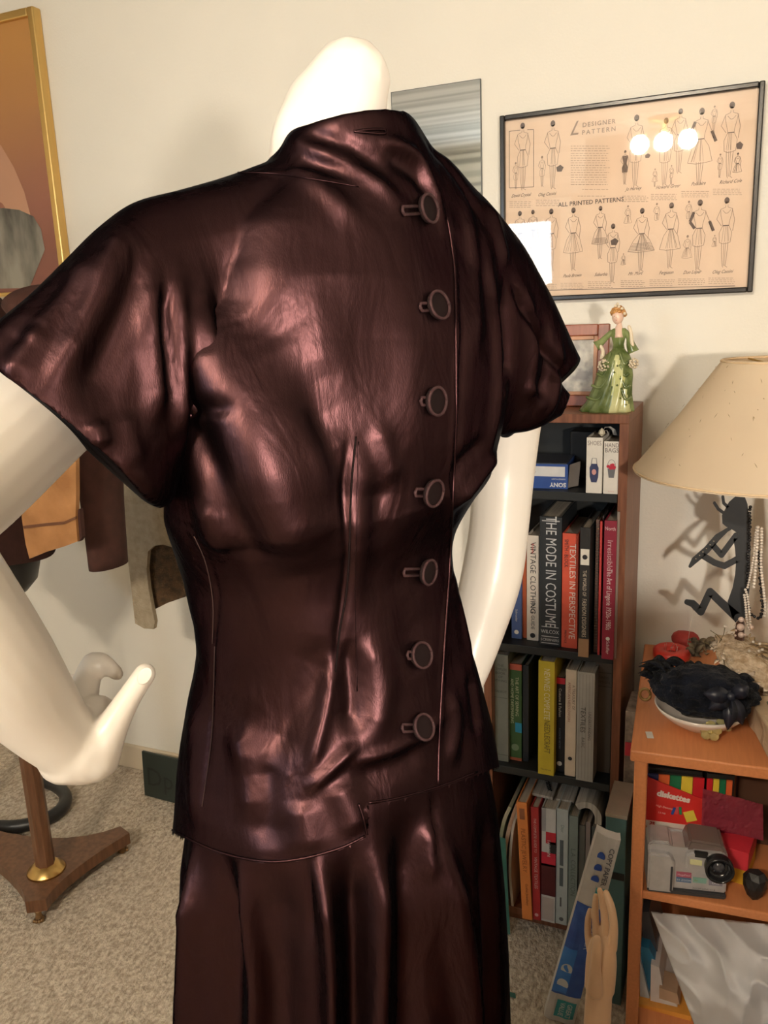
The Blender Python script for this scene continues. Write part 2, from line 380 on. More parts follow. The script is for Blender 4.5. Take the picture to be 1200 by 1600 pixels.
#SKIRTFOLDS
SFOLDS = [
 ([(272,1320),(276,1450),(272,1700)], .010, -.006), ([(292,1330),(296,1450),(290,1600),(288,1700)], .014, .016), ([(335,1340),(345,1450),(340,1700)], .018, -.014), ([(368,1350),(372,1440),(387,1560),(385,1700)], .010, .010), ([(430,1360),(425,1500),(430,1700)], .03, -.012),
 ([(475,1350),(486,1430),(489,1490)], .003, -.004), ([(497,1350),(513,1450),(520,1560),(518,1700)], .009, .016), ([(550,1340),(560,1450),(560,1700)], .016, -.012), ([(600,1330),(610,1450),(600,1600),(598,1700)], .016, .010),
 ([(650,1270),(650,1450),(650,1700)], .024, -.014), ([(690,1235),(693,1300),(691,1365)], .003, -.004), ([(681,1290),(686,1380)], .008, .006), ([(700,1320),(718,1430),(735,1560),(740,1700)], .017, .017), ([(768,1280),(780,1450),(785,1700)], .016, -.010)]
for pts, w, amp, *rest in SFOLDS: fold(co, nn, disp, tree2, pts, w, amp, *(rest or [0.0]))
disp += ripple(co, 7, .003, 5.5, (1, 1, .3))
co = co + nn * disp[:, None] * 1.35 - nn * 0.009
me.vertices.foreach_set('co', co.ravel())
skirt = link('skirt', me, M_SATIN, None, smooth=True)
tag(skirt, 'long dark brown satin skirt hanging below the jacket on the mannequin', 'skirt')

# body of the mannequin: neck, arms, hand
def skin_body(chains, name, m, parent, voxel=0.0035, smooth=6):
    bm = bmesh.new()
    for pts, rs in chains:
        k = catmull([np.append(p, r) for p, r in zip(pts, rs)], 5)
        P = [v[:3] for v in k]; R_ = [float(v[3]) for v in k]
        tube(bm, P, R_, 20)
        for e, r in ((P[0], R_[0]), (P[-1], R_[-1])):
            bmesh.ops.create_icosphere(bm, subdivisions=2, radius=r, matrix=Matrix.Translation(Vector([float(c) for c in e])))
    me = remeshed(bm, voxel, smooth); me.name = name
    return link(name, me, m, parent, smooth=True)
ch = []
ch.append(([atH(540, 330, .80), atH(532, 225, .80), atH(528, 180, .795), atH(540, 145, .79), atH(547, 128, .79)], [.070, .064, .050, .040, .0365]))
ch.append(([atH(480, 260, .79), atH(478, 215, .785), atH(500, 170, .785)], [.034, .030, .028]))
skin_body(ch, 'neck', M_MANN, mann)
def hand_pts(*a): return [atD(x, y, D) for x, y, D in a]
arm = []
arm.append((hand_pts((215,470,.715),(150,560,.675),(60,642,.635),(-60,752,.575),(-150,828,.53)), [.046,.046,.0455,.044,.040]))
arm.append((hand_pts((-150,828,.53),(-80,930,.54),(0,1040,.56),(70,1125,.585),(118,1176,.60)), [.041,.040,.037,.029,.022]))
arm.append((hand_pts((118,1176,.60),(140,1165,.605),(150,1120,.62)), [.024,.024,.017]))            # palm, bent up
arm.append((hand_pts((105,1180,.60),(120,1140,.63),(128,1098,.65)), [.022,.021,.014]))
arm.append((hand_pts((148,1185,.60),(178,1130,.60),(203,1088,.60),(227,1052,.60)), [.018,.0115,.0088,.0080]))   # thumb
arm.append((hand_pts((120,1150,.60),(145,1145,.605),(165,1150,.60)), [.018,.016,.013]))
arm.append((hand_pts((118,1135,.615),(128,1095,.63),(136,1060,.645),(145,1036,.65)), [.0165,.0125,.0105,.0092]))
arm.append((hand_pts((145,1036,.65),(158,1034,.65),(172,1044,.65),(183,1053,.648)), [.0088,.0075,.0066,.0056]))
arm.append((hand_pts((100,1140,.645),(106,1100,.67),(116,1068,.69),(134,1070,.70)), [.014,.0105,.0085,.0065]))
arm.append((hand_pts((88,1140,.66),(92,1108,.69),(102,1090,.705),(120,1092,.71)), [.012,.009,.0078,.006]))
skin_body(arm, 'left_arm', M_MANN, mann, .0026, 3)
bm = bmesh.new(); c = Vector(atD(226, 1056, .5915)); bmesh.ops.create_uvsphere(bm, u_segments=16, v_segments=10, radius=1)
e = (Vector(atD(227, 1052, .6)) - Vector(atD(203, 1088, .6))).normalized(); n_ = (Vector(CAM) - c).normalized(); n_ = (n_ - n_.dot(e) * e).normalized(); w_ = e.cross(n_)
for v in bm.verts: v.co = c - n_ * -.0004 + e * v.co.x * .0068 + w_ * v.co.y * .0046 + n_ * v.co.z * .0006
obj('thumbnail', bm, M_MANN, mann, smooth=True)
ra = [(hand_pts((812,560,.99),(796,650,1.01),(786,740,1.03),(780,820,1.03),(768,900,1.03),(745,985,1.03),(722,1060,1.02),(700,1110,1.01)), [.040,.040,.039,.037,.038,.034,.028,.023]),
      (hand_pts((700,1110,1.01),(680,1150,1.02),(660,1190,1.03)), [.024,.024,.015])]
skin_body(ra, 'right_arm', M_MANN, mann)
# edges, seams and the top buttonhole
jt0 = bvh(jm); jo0 = np.array(jacket.location)
def on_jacket(px, off=.0006):
    out = []
    for x, y in catmull(px, 6):
        r = jt0.ray_cast(Vector(CAM - jo0), Vector(ray(x, y)).normalized())
        if r[0] is not None and (Vector(r[0]) + Vector(jo0) - Vector(CAM)).length < 1.3: out.append(Vector(r[0]) + Vector(jo0) + Vector(r[1]) * off)
    return out
def edge(name, px, r, m=None, off=.0004):
    P = on_jacket(px, off)
    if len(P) > 2: bm = bmesh.new(); tube(bm, P, r, 6); obj(name, bm, m or M_SATIN, jacket, smooth=True)
M_THREAD = mat('seam_thread', (.06, .033, .03), .7, spec=.2); M_CREASE_SHADE = mat('dart_crease_shade', (.008, .004, .004), .8, spec=.1)  # near-black dart colour stands in for shade in the crease
edge('hem', [(270,1297),(337,1329),(409,1345),(467,1342),(530,1325),(570,1306)], .0013); edge('hem', [(573,1304),(568,1280),(560,1256)], .0013); edge('hem', [(576,1254),(620,1247),(685,1229),(745,1206)], .0011)
edge('placket_edge', [(698,340),(710,420),(712,520),(712,650),(707,780),(701,900),(692,1040),(686,1150),(684,1226)], .0013)
edge('dart_seam', [(556,682),(549,760),(546,860),(541,930),(531,985),(524,1050)], .0009, M_CREASE_SHADE); edge('dart_seam', [(560,690),(558,780),(556,900),(556,980),(558,1080)], .0006)
edge('side_seam', [(304,838),(322,880),(333,940),(332,1005)], .0005, M_THREAD); edge('side_seam', [(336,1010),(334,1080),(330,1160),(316,1260)], .0005, M_THREAD)
edge('shoulder_seam', [(372,270),(430,272),(500,282),(560,292)], .0006)
edge('buttonhole', [(553,206),(575,208),(598,210),(602,206),(597,203),(575,203),(553,206)], .0011, off=.001)
# buttons with their loops
M_BTN = noisy('button_satin', (0.035, 0.016, 0.017), (0.055, 0.028, 0.028), 300, 0.6, spec=.12)
M_FACE_SHADE = mat('button_face_shade', (.010, .005, .005), .7, spec=.1)  # darker face against paler rim paints in the light on the edge
jt = bvh(jm)   # local to the jacket, so shift the ray back by its origin
jo = np.array(jacket.location)
for k, (x, y, bx, by) in enumerate([(664,328,628,330),(680,479,656,481),(676,627,657,627),(672,769,648,769),(664,893,630,894),(654,1024,636,1024),(657,1137,628,1138)]):
    r = jt.ray_cast(Vector(CAM - jo), Vector(ray(x, y)).normalized()); p = Vector(r[0]) + Vector(jo); n = Vector(r[1])
    z = Vector((0, 0, 1)); e1 = z.cross(n).normalized(); e2 = n.cross(e1)
    r2 = jt.ray_cast(Vector(CAM - jo), Vector(ray(bx, by)).normalized()); p2 = Vector(r2[0]) + Vector(jo)
    B = empty('fabric_button', p, 'satin covered button', None); del B['label']
    B.parent = jacket; B.location = p - Vector(jo)
    Mx = Matrix((e1, e2, n)).transposed().to_4x4(); Mx.translation = p + n * .0015
    bm = bmesh.new(); vr = lathe(bm, [(.0005, .0030), (.0100, .0034), (.0128, .0030), (.0122, .0), (.006, -.002)], n=36)
    bmesh.ops.transform(bm, matrix=Mx, verts=bm.verts); b_ = obj('button', bm, M_FACE_SHADE, jacket, smooth=True)
    bm = bmesh.new(); tube(bm, [(.0118 * math.cos(q_), .0118 * math.sin(q_), .0042) for q_ in [2 * math.pi * i / 36 for i in range(37)]], .0014, 7); bmesh.ops.transform(bm, matrix=Mx, verts=bm.verts); obj('lit_button_rim', bm, M_BTN, b_, smooth=True)
    bpy.data.objects.remove(B)
    bm = bmesh.new(); d = (p2 - p); a = p + d * .28
    w_ = n.cross(d.normalized())
    tube(bm, [a + w_ * .003 + n * .0015, p2 + w_ * .003 + n * .0015, p2 + d.normalized() * .001 + n * .0015, p2 - w_ * .003 + n * .0015, a - w_ * .003 + n * .0015], .0016, 6)
    obj('buttonhole', bm, M_BTN, jacket, smooth=True)

# ------------------------------------------------------------------ window and ceiling lamp behind the camera
M_FRAMEW = mat('white_window_paint', (0.8, 0.8, 0.78), 0.4)
bm = bmesh.new()
for lo, hi in (((-1.72, YB, .98), (-1.66, YB + .05, 2.10)), ((-1.14, YB, .98), (-1.08, YB + .05, 2.10)), ((-1.66, YB, .98), (-1.14, YB + .05, 1.04)), ((-1.66, YB, 2.04), (-1.14, YB + .05, 2.10)), ((-1.66, YB, 1.52), (-1.14, YB + .04, 1.56)), ((-1.42, YB, 1.04), (-1.39, YB + .03, 2.04))):
    box(bm, lo, hi)
tag(obj('window_1', bm, M_FRAMEW), kind='structure')
bm = bmesh.new(); rr_ = random.Random(2); z = 1.98 + .14
while z < ZC - .01:
    h_ = rr_.uniform(.015, .05); box(bm, (-2.9, YB, z), (-1.0, YB + rr_.uniform(.012, .03), min(z + h_, ZC)), rr_.randrange(3)); z += h_
tag(obj('mirror_bands', bm, [mat('mirror_band_grey', (.30, .31, .30), .7), mat('mirror_band_light', (.66, .66, .63), .7), mat('mirror_band_mid', (.46, .47, .45), .7)]), kind='structure')  # unseen grey boards added for the wall mirror to reflect as bands
fx = empty('ceiling_lamp', (-0.50, -1.45, ZC), 'ceiling lamp with three frosted glass globes behind the viewer', 'lamp')
M_GLOW = mat('lit_frosted_glass', (1, 1, 1), 0.4); M_GLOW.node_tree.nodes['Principled BSDF'].inputs['Emission Color'].default_value = (1, 0.87, 0.68, 1); M_GLOW.node_tree.nodes['Principled BSDF'].inputs['Emission Strength'].default_value = 415
M_BRASS = mat('aged_brass', (0.62, 0.40, 0.14), 0.28, 1.0)
bm = bmesh.new(); lathe(bm, [(.001, ZC), (.09, ZC), (.085, ZC - .02), (.02, ZC - .03), (.015, ZC - .08), (.001, ZC - .08)], (-.50, -1.45, 0)); obj('canopy', bm, M_BRASS, fx, smooth=True)
for k in (-1, 0, 1):
    bm = bmesh.new(); bmesh.ops.create_uvsphere(bm, u_segments=20, v_segments=12, radius=.05, matrix=Matrix.Translation((-.50 + k * .13, -1.45, 2.31))); obj('globe', bm, M_GLOW, fx, smooth=True)
    bm = bmesh.new(); tube(bm, [(-.50, -1.45, 2.37), (-.50 + k * .06, -1.45, 2.385), (-.50 + k * .13, -1.45, 2.35)], .006); obj('arm', bm, M_BRASS, fx, smooth=True)

dr = empty('shadow_dresser', (.65, .35, 0), 'unseen chest high brown dresser standing just right of the camera', 'shadow_dresser')  # unseen; added so its top edge shadows the lower bookcase and wall
def drp(name, lo, hi, m): bm = bmesh.new(); box(bm, lo, hi, 0, .002); return obj(name, bm, m, dr)
drp('carcass', (.12, .12, .0004), (1.2, .585, 1.085), M_WOOD); drp('top', (.10, .10, 1.085), (1.22, .60, 1.11), M_WOOD)
for k in range(4): d_ = drp('drawer', (.15, .10, .08 + k * .25), (1.17, .12, .31 + k * .25), M_WOOD); bm = bmesh.new(); bmesh.ops.create_icosphere(bm, subdivisions=2, radius=.015, matrix=Matrix.Translation((.66, .088, .195 + k * .25))); obj('knob', bm, M_BRASS, d_, smooth=True)
# ------------------------------------------------------------------ mirror
M_MIRROR = mat('mirror_glass', (0.80, 0.83, 0.82), 0.03, 1.0)
M_EDGE = mat('mirror_edge', (0.08, 0.09, 0.09), 0.3)
bm = bmesh.new()
x0, x1, zt = -0.785, atY(751, 125, YW - .006)[0], 1.917
box(bm, (x0, YW - .006, zt - .62), (x1, YW, zt), 1); box(bm, (x0 + .0015, YW - .0068, zt - .6185), (x1 - .0015, YW - .006, zt - .0015), 0)
tag(obj('wall_mirror', bm, [M_MIRROR, M_EDGE]), 'frameless rectangular wall mirror behind the mannequin neck, reflecting grey bands', 'mirror')

# ------------------------------------------------------------------ framed pattern poster
M_BLKFR = mat('black_lacquer', (0.012, 0.011, 0.011), 0.25)
M_PAPER = noisy('aged_newsprint', (0.70, 0.55, 0.42), (0.76, 0.61, 0.48), 5, 0.85)
M_INK = mat('grey_ink', (0.34, 0.26, 0.21), 0.9)
M_INKD = mat('dark_ink', (0.14, 0.11, 0.10), 0.9)
def glass_pane(name='framing_glass', r=0.02):
    m = bpy.data.materials.new(name); m.use_nodes = True; N = m.node_tree.nodes; L = m.node_tree.links; N.clear()
    o = N.new('ShaderNodeOutputMaterial'); t = N.new('ShaderNodeBsdfTransparent'); g = N.new('ShaderNodeBsdfGlossy'); g.inputs['Roughness'].default_value = r
    f = N.new('ShaderNodeFresnel'); f.inputs['IOR'].default_value = 1.5; mx = N.new('ShaderNodeMixShader')
    L.new(f.outputs[0], mx.inputs[0]); L.new(t.outputs[0], mx.inputs[1]); L.new(g.outputs[0], mx.inputs[2]); L.new(mx.outputs[0], o.inputs[0]); return m
M_GLASS = glass_pane()
PL, PR, PB, PT = -0.525, 0.004, 1.436, 1.833
pf = empty('pattern_poster', (-.26, YW, PB), 'black framed vintage dress pattern advertisement with sketched ladies, hung on the wall above the bookcase', 'poster')
bm = bmesh.new(); fw = .011; yf = YW - .022
for lo, hi in (((PL, yf, PB), (PL + fw, YW, PT)), ((PR - fw, yf, PB), (PR, YW, PT)), ((PL + fw, yf, PT - fw), (PR - fw, YW, PT)), ((PL + fw, yf, PB), (PR - fw, YW, PB + fw))): box(bm, lo, hi, 0, .0025)
obj('frame', bm, M_BLKFR, pf)
bm = bmesh.new(); box(bm, (PL + fw, YW - .012, PB + fw), (PR - fw, YW, PT - fw)); obj('paper', bm, M_PAPER, pf)
yp = YW - .0125
def PP(zx, zy):   # place on the poster from the 1200-wide crop of it
    p = atY(770 + .3583 * zx, 120 + .3583 * zy, yp); return Vector((p[0], yp, p[2]))
def ribbon(bm, pts, w=.0006, mi=0):
    for a, b in zip(pts[:-1], pts[1:]):
        d = b - a
        if d.length < 1e-6: continue
        n = Vector((-d.z, 0, d.x)).normalized() * w / 2
        f = bm.faces.new([bm.verts.new(a + n), bm.verts.new(b + n), bm.verts.new(b - n), bm.verts.new(a - n)]); f.material_index = mi
def blob(bm, c, rx, rz, mi=0, a=0.0, n=14):
    f = bm.faces.new([bm.verts.new(c + Vector((rx * math.cos(t) * math.cos(a) - rz * math.sin(t) * math.sin(a), 0, rx * math.cos(t) * math.sin(a) + rz * math.sin(t) * math.cos(a)))) for t in [2 * math.pi * k / n for k in range(n)]]); f.material_index = mi
pr = bmesh.new()
def lady(zx, z0, z1, skirt=0, dark=0, glove=0, legs=True, flip=1, stripes=0, wt=1.0):
    rnd = random.Random(int(zx * 7 + z0)); top = PP(zx, z0); bot = PP(zx, z1); H = top.z - bot.z
    def q(u, v): return Vector((top.x + flip * u * H, yp, bot.z + v * H))
    w = .00095 * wt
    blob(pr, q(0, .955), .036 * H, .046 * H, 1 if wt > .8 else 0); 
    f = pr.faces.new([pr.verts.new(v) for v in (q(-.018, .935), q(.026, .94), q(.024, .905), q(.004, .885), q(-.016, .905))]); f.material_index = 2
    L_ = [q(-.012, .89), q(-.014, .86), q(-.08, .835), q(-.075, .76), q(-.05, .66), q(-.04, .60)]; R_ = [q(.02, .89), q(.02, .86), q(.085, .835), q(.075, .76), q(.05, .66), q(.045, .60)]
    ribbon(pr, L_, w); ribbon(pr, R_, w); ribbon(pr, [q(-.05, .82), q(-.01, .775), q(.02, .775), q(.06, .82)], w); ribbon(pr, [L_[-1], R_[-1]], w * 2, 1)
    hw, hem = ((.075, .36), (.16, .30), (.21, .33))[skirt]
    s1 = [q(-.04, .60), q(-.085 - .02 * skirt, .50), q(-hw, hem)]; s2 = [q(.045, .60), q(.09 + .02 * skirt, .50), q(hw, hem)]
    if dark:
        f = pr.faces.new([pr.verts.new(v) for v in s1 + s2[::-1]]); f.material_index = 1
        f = pr.faces.new([pr.verts.new(v) for v in L_[2:] + R_[2:][::-1]]); f.material_index = 1
    ribbon(pr, s1, w); ribbon(pr, s2, w); ribbon(pr, [q(-hw, hem), q(-hw / 3, hem - .02), q(hw / 3, hem - .015), q(hw, hem)], w)
    for k in range(4 + 3 * skirt):
        t = rnd.uniform(-.8, .8); ribbon(pr, [q(t * .04, .59), q(t * hw, hem + .01)], w * .7)
    for k in range(stripes): v = hem + .01 + .022 * k; ribbon(pr, [q(-hw * (1 - .35 * k / 5), v), q(hw * (1 - .35 * k / 5), v)], w)
    if legs:
        for s in (-1, 1): ribbon(pr, [q(s * .045, hem), q(s * .035, .16), q(s * .02, .02), q(s * .03 + .02, 0)], w); ribbon(pr, [q(s * .012, hem), q(s * .010, .16), q(s * .005, .02)], w * .8)
    ribbon(pr, [q(-.08, .83), q(-.13, .70), q(-.06, .60)], w * (6 if glove else 1.1), 1 if glove else 0)
    ribbon(pr, [q(.08, .83), q(.14, .69), q(.18, .55)] if glove else [q(.08, .83), q(.12, .68), q(.10, .52)], w * (1.2)); 
    if glove: ribbon(pr, [q(.14, .69), q(.20, .55)], w * 6, 1)
for a in [(130, 200, 495), (262, 190, 490), (628, 165, 480, 0), (757, 178, 475), (820, 138, 420, 0), (913, 135, 470, 1, 0, 1), (1045, 108, 440), (118, 585, 830), (175, 580, 800, 1), (255, 575, 845), (352, 570, 845, 1), (470, 563, 795, 1, 0, 0, True, 1, 5), (525, 640, 900),
          (652, 572, 850, 2, 0, 0, True, 1, 6), (780, 548, 835, 1), (905, 535, 845, 0, 0, 1), (1022, 525, 830)]: lady(*a)
for a in [(100, 372, 490, 0, 0, 0, True, 1, 0, .6), (215, 345, 480, 0, 0, 0, True, 1, 0, .6), (578, 320, 470, 0, 1), (708, 400, 480, 1, 0, 0, True, 1, 0, .6), (780, 385, 470, 0, 0, 0, True, 1, 0, .6), (968, 125, 240, 0, 0, 0, True, 1, 0, .6), (993, 335, 440, 0, 0, 0, True, 1, 0, .6), (1070, 330, 450, 1, 0, 0, False), (590, 560, 670, 1, 0, 0, False, 1, 0, .6), (716, 550, 665, 0, 0, 0, False, 1, 0, .6), (856, 540, 660, 0, 0, 0, False, 1, 0, .6),
          (570, 770, 840, 1, 0, 0, False, 1, 0, .6), (850, 690, 830, 1, 0, 0, False, 1, 0, .6), (968, 690, 760, 1, 0, 0, False, 1, 0, .6)]: lady(*a)
for c, rx, rz in (((292, 400), .0085, .0075), ((1076, 300), .007, .008), ((530, 720), .009, .008), ((675, 345), .006, .005)): blob(pr, PP(*c), rx, rz, 1, .2, 5)
ribbon(pr, [PP(120, 232), PP(72, 238), PP(72, 485), PP(178, 480), PP(178, 230), PP(150, 231)], .0011, 1)
def words(s, zx, zy, size, mi=1, **k): merge(pr, text_bm(s, size, **k), Matrix.Translation(PP(zx, zy)), mi)
words('DESIGNER', 462, 203, .0125, 0, spacing=1.25, bold=.0002); words('PATTERN', 462, 236, .0125, 0, spacing=1.45, bold=.0002); words('ALL PRINTED PATTERNS', 426, 547, .0125, 1, bold=.0002, spacing=1.02)
words('L', 352, 228, .040, 0, shear=.5)
for s, x, y in (('David Crystal', 122, 517), ('Oleg Cassini', 235, 512), ('Jo Harvey', 612, 488), ('Howard Greer', 762, 479), ('Polinaire', 895, 466), ('Richard Cole', 1035, 457), ('Harvey', 212, 877), ('Paula Brown', 345, 867), ('Suburbia', 470, 862), ('Mr. Mort', 620, 858), ('Ferguson', 755, 854), ('Don Loper', 868, 852), ('Oleg Cassini', 1000, 850)):
    words(s, x, y, .0098, 1, shear=.55, sx=.8)
def greek(zx0, zx1, zy0, zy1, n, jag=.12):
    for k in range(n):
        zy = zy0 + (zy1 - zy0) * k / max(n - 1, 1); x = zx0
        end = zx1 - random.random() * jag * (zx1 - zx0)
        while x < end:
            l = random.uniform(6, 18); ribbon(pr, [PP(x, zy), PP(min(x + l, end), zy)], .0009); x += l + 4
greek(340, 512, 302, 470, 17)
for x0, x1, y in ((72, 178, 545), (188, 296, 538), (565, 680, 520), (690, 808, 512), (822, 948, 500), (960, 1088, 490), (200, 285, 905), (296, 402, 900), (415, 525, 895), (558, 668, 890), (683, 795, 886), (808, 928, 882), (940, 1058, 878)): greek(x0, x1, y, y + 24, 4)
greek(370, 505, 520, 520, 1); greek(390, 512, 492, 492, 1)
ribbon(pr, [PP(60, 935), PP(1056, 912)], .0012, 1)
obj('printed_sketches', pr, [M_INK, M_INKD, M_PAPER], pf, normals=False)
bm = bmesh.new(); f = bm.faces.new([bm.verts.new(v) for v in ((PL + fw, YW - .0145, PB + fw), (PR - fw, YW - .0145, PB + fw), (PR - fw, YW - .0145, PT - fw), (PL + fw, YW - .0145, PT - fw))]); obj('glass', bm, M_GLASS, pf, normals=False)

# ------------------------------------------------------------------ gold framed painting at the left edge
M_GOLD = mat('gold_frame', (0.72, 0.48, 0.17), 0.3, 0.9)
def painting_mat():
    m = mat('painted_canvas', (0.5, 0.25, 0.1), 0.35); N, L, b = nodes(m)
    tc = N.new('ShaderNodeTexCoord'); sp = N.new('ShaderNodeSeparateXYZ'); L.new(tc.outputs['Object'], sp.inputs[0])
    nz = N.new('ShaderNodeTexNoise'); nz.inputs['Scale'].default_value = 5; L.new(tc.outputs['Object'], nz.inputs['Vector'])
    ma = N.new('ShaderNodeMath'); ma.operation = 'MULTIPLY_ADD'; ma.inputs[1].default_value = .12; L.new(nz.outputs['Fac'], ma.inputs[0]); L.new(sp.outputs['Z'], ma.inputs[2])
    mr = N.new('ShaderNodeMapRange'); mr.inputs['From Min'].default_value = .02; mr.inputs['From Max'].default_value = .72; L.new(ma.outputs[0], mr.inputs[0])
    cr = N.new('ShaderNodeValToRGB'); e = cr.color_ramp.elements; e[0].color = (0.20, 0.07, 0.05, 1); e[1].color = (0.50, 0.25, 0.075, 1); e.new(.42).color = (0.30, 0.12, 0.08, 1)
    L.new(mr.outputs[0], cr.inputs[0]); L.new(cr.outputs[0], b.inputs['Base Color']); return m
yg = YW - .03
XG = atY(50, 8, yg)[0]; ZG = atY(50, 8, yg)[2]; ZGB = atY(20, 456, yg)[2] - .012
gp = empty('gold_framed_painting', (XG - .3, YW, ZGB), 'gold framed brown painting of a figure in grey drapery at the left edge', 'painting')
bm = bmesh.new()
for lo, hi in (((XG - .022, yg, ZGB), (XG, YW, ZG)), ((XG - .60, yg, ZGB), (XG - .578, YW, ZG)), ((XG - .578, yg, ZG - .022), (XG - .022, YW, ZG)), ((XG - .578, yg, ZGB), (XG - .022, YW, ZGB + .012))): box(bm, lo, hi, 0, .004)
obj('frame', bm, M_GOLD, gp)
bm = bmesh.new(); box(bm, (XG - .578, yg + .012, ZGB + .012), (XG - .022, YW, ZG - .022)); cv = obj('canvas', bm, painting_mat(), gp)
def GP(px, py, dy=0): p = atY(px, py, yg + .0115 - dy); return Vector(p)
bm = bmesh.new()
bm.faces.new([bm.verts.new(GP(*p)) for p in ((-30, 200), (2, 228), (22, 262), (38, 300), (48, 338), (20, 345), (4, 318), (-30, 300))])
obj('painted_arm', bm, mat('painted_skin', (0.50, 0.27, 0.17), .4), gp)
bm = bmesh.new()
bm.faces.new([bm.verts.new(GP(*p, .0004)) for p in ((-60, 330), (5, 325), (30, 328), (52, 338), (64, 358), (70, 390), (58, 420), (46, 450), (-60, 452))])
dm = noisy('painted_grey_drapery', (0.06, 0.055, 0.045), (0.30, 0.28, 0.23), 14, .5, 0, None, (1, 1, .35)); obj('painted_drapery', bm, dm, gp)

# ------------------------------------------------------------------ bookcase
bx0, bx1, byf, byb, bzt = -.503, -.203, 1.667, 1.905, 1.213
bc = empty('bookcase', ((bx0 + bx1) / 2, (byf + byb) / 2, 0), 'tall narrow walnut brown bookcase with black interior, full of costume books', 'bookcase')
def bpart(name, lo, hi, m, bev=.001): bm = bmesh.new(); box(bm, lo, hi, 0, bev); return obj(name, bm, m, bc)
bpart('side_panel', (bx0, byf, 0), (bx0 + .018, byb, bzt - .018), M_WOOD); bpart('side_panel', (bx1 - .018, byf, 0), (bx1, byb, bzt - .018), M_WOOD)
bpart('top', (bx0, byf, bzt - .018), (bx1, byb, bzt), M_WOOD)
bpart('back_panel', (bx0 + .018, byb - .006, 0), (bx1 - .018, byb, bzt - .018), M_BLACKIN)
bpart('inner_lining', (bx1 - .0195, byf + .012, .03), (bx1 - .018, byb - .006, bzt - .018), M_BLACKIN, 0)
Z1, Z2, Z3, Z4 = 1.052, .703, .402, .035
for z in (Z1, Z2, Z3): bpart('shelf', (bx0 + .018, byf + .006, z - .018), (bx1 - .0195, byb - .006, z), M_BLACKIN)
bpart('bottom_shelf', (bx0 + .018, byf + .004, Z4 - .018), (bx1 - .0195, byb - .006, Z4), M_WOOD)
bpart('plinth', (bx0 + .018, byf + .010, 0), (bx1 - .018, byf + .022, Z4 - .018), M_WOOD)

M_PAGES = noisy('book_pages', (0.42, 0.35, 0.27), (0.60, 0.52, 0.42), 500, .9, 0, None, (1, .01, .01))
_bc = {}
def cm(c, rough=.5):
    k = (tuple(round(v, 3) for v in c), rough)
    if k not in _bc: _bc[k] = noisy('cover_colour', tuple(v * .9 for v in c), c, 35, rough)
    return _bc[k]
WHITE = (.78, .74, .66); BLACK = (.018, .018, .02)
def book(name, xl, xr, yt, yb, zs, c, label, group, title=None, tcol=WHITE, tsize=.6, tpos=.5, depth=.17, lean=0.0, yf=None, cat='book', bold=0.0, extras=(), dx=0.0, soft=False, squash=1.0):
    """front of the spine from its place in the photograph, standing on the shelf at height zs"""
    xm = (xl + xr) / 2; P = atZ(xm, yb, zs); Yf = yf or min(max(P[1], 1.640), 1.73)
    x0 = atY(xl, (yt + yb) / 2, Yf)[0] + dx; x1 = atY(xr, (yt + yb) / 2, Yf)[0] + dx; h = atY(xm, yt, Yf)[2] - zs; w = x1 - x0
    depth = min(depth, 1.896 - Yf)
    T = empty(name, ((x0 + x1) / 2, Yf, zs + .0004), label, cat, group); T.rotation_euler = (0, lean, 0)
    t = .0008 if soft else .0022
    bm = bmesh.new()
    box(bm, (-w / 2, 0, 0), (w / 2, .004 if not soft else .0015, h), 0, .0007); box(bm, (-w / 2, .003 if not soft else .0012, 0), (-w / 2 + t, depth, h), 0); box(bm, (w / 2 - t, .003 if not soft else .0012, 0), (w / 2, depth, h), 0)
    obj('cover', bm, cm(c), T, local=True)
    bm = bmesh.new(); box(bm, (-w / 2 + t, .004, .002), (w / 2 - t, depth - .003, h - .004)); obj('pages', bm, M_PAGES, T, local=True)
    if title:
        bm = text_bm(title, w * tsize / .72, bold=bold * w); L_ = max(v.co.x for v in bm.verts) - min(v.co.x for v in bm.verts)
        sc = min(1.0, h * .86 / L_) * squash; Mx = Matrix.Translation((0, -.0003, h * tpos)) @ Matrix.Rotation(math.pi / 2, 4, 'Y') @ Matrix.Diagonal((sc, 1, 1, 1))
        bmesh.ops.transform(bm, matrix=Mx, verts=bm.verts); obj('title', bm, cm(tcol), T, local=True, normals=False)
    for e in extras:
        if e[0] == 'band':
            _, a, b, col = e[:4]; l, r = e[4:6] if len(e) > 4 else (0, 1)
            bm = bmesh.new(); box(bm, (-w / 2 + l * w - .0002 * (l == 0), -.0002 if l > 0 or r < 1 else -.0002, a * h), (-w / 2 + r * w + .0002 * (r == 1), .0045 if l == 0 else .001, b * h)); obj('spine_band', bm, cm(col), T, local=True)
        elif e[0] == 'text':
            _, s, v, size, col, rot = e[:6]; off = e[6] if len(e) > 6 else 0
            bm = text_bm(s, size * w); L_ = max(v_.co.x for v_ in bm.verts) - min(v_.co.x for v_ in bm.verts)
            lim = w * .84 if not rot else (e[7] * h if len(e) > 7 else h); sc = min(1, lim / L_)
            Mx = Matrix.Translation((off * w, -.0006, h * v)) @ (Matrix.Rotation(math.pi / 2, 4, 'Y') if rot else Matrix.Identity(4)) @ Matrix.Diagonal((sc, 1, 1, 1))
            bmesh.ops.transform(bm, matrix=Mx, verts=bm.verts); obj('lettering', bm, cm(col), T, local=True, normals=False)
        elif e[0] == 'dot':
            _, v, r, col = e; bm = bmesh.new(); blob(bm, Vector((0, -.0006, h * v)), r * w, r * w); obj('emblem', bm, cm(col), T, local=True, normals=False)
    return T, w, h, Yf
G1, G2, G3, G4 = 'books on the top shelf', 'books on the second shelf', 'books on the third shelf', 'books and magazines on the bottom shelf'
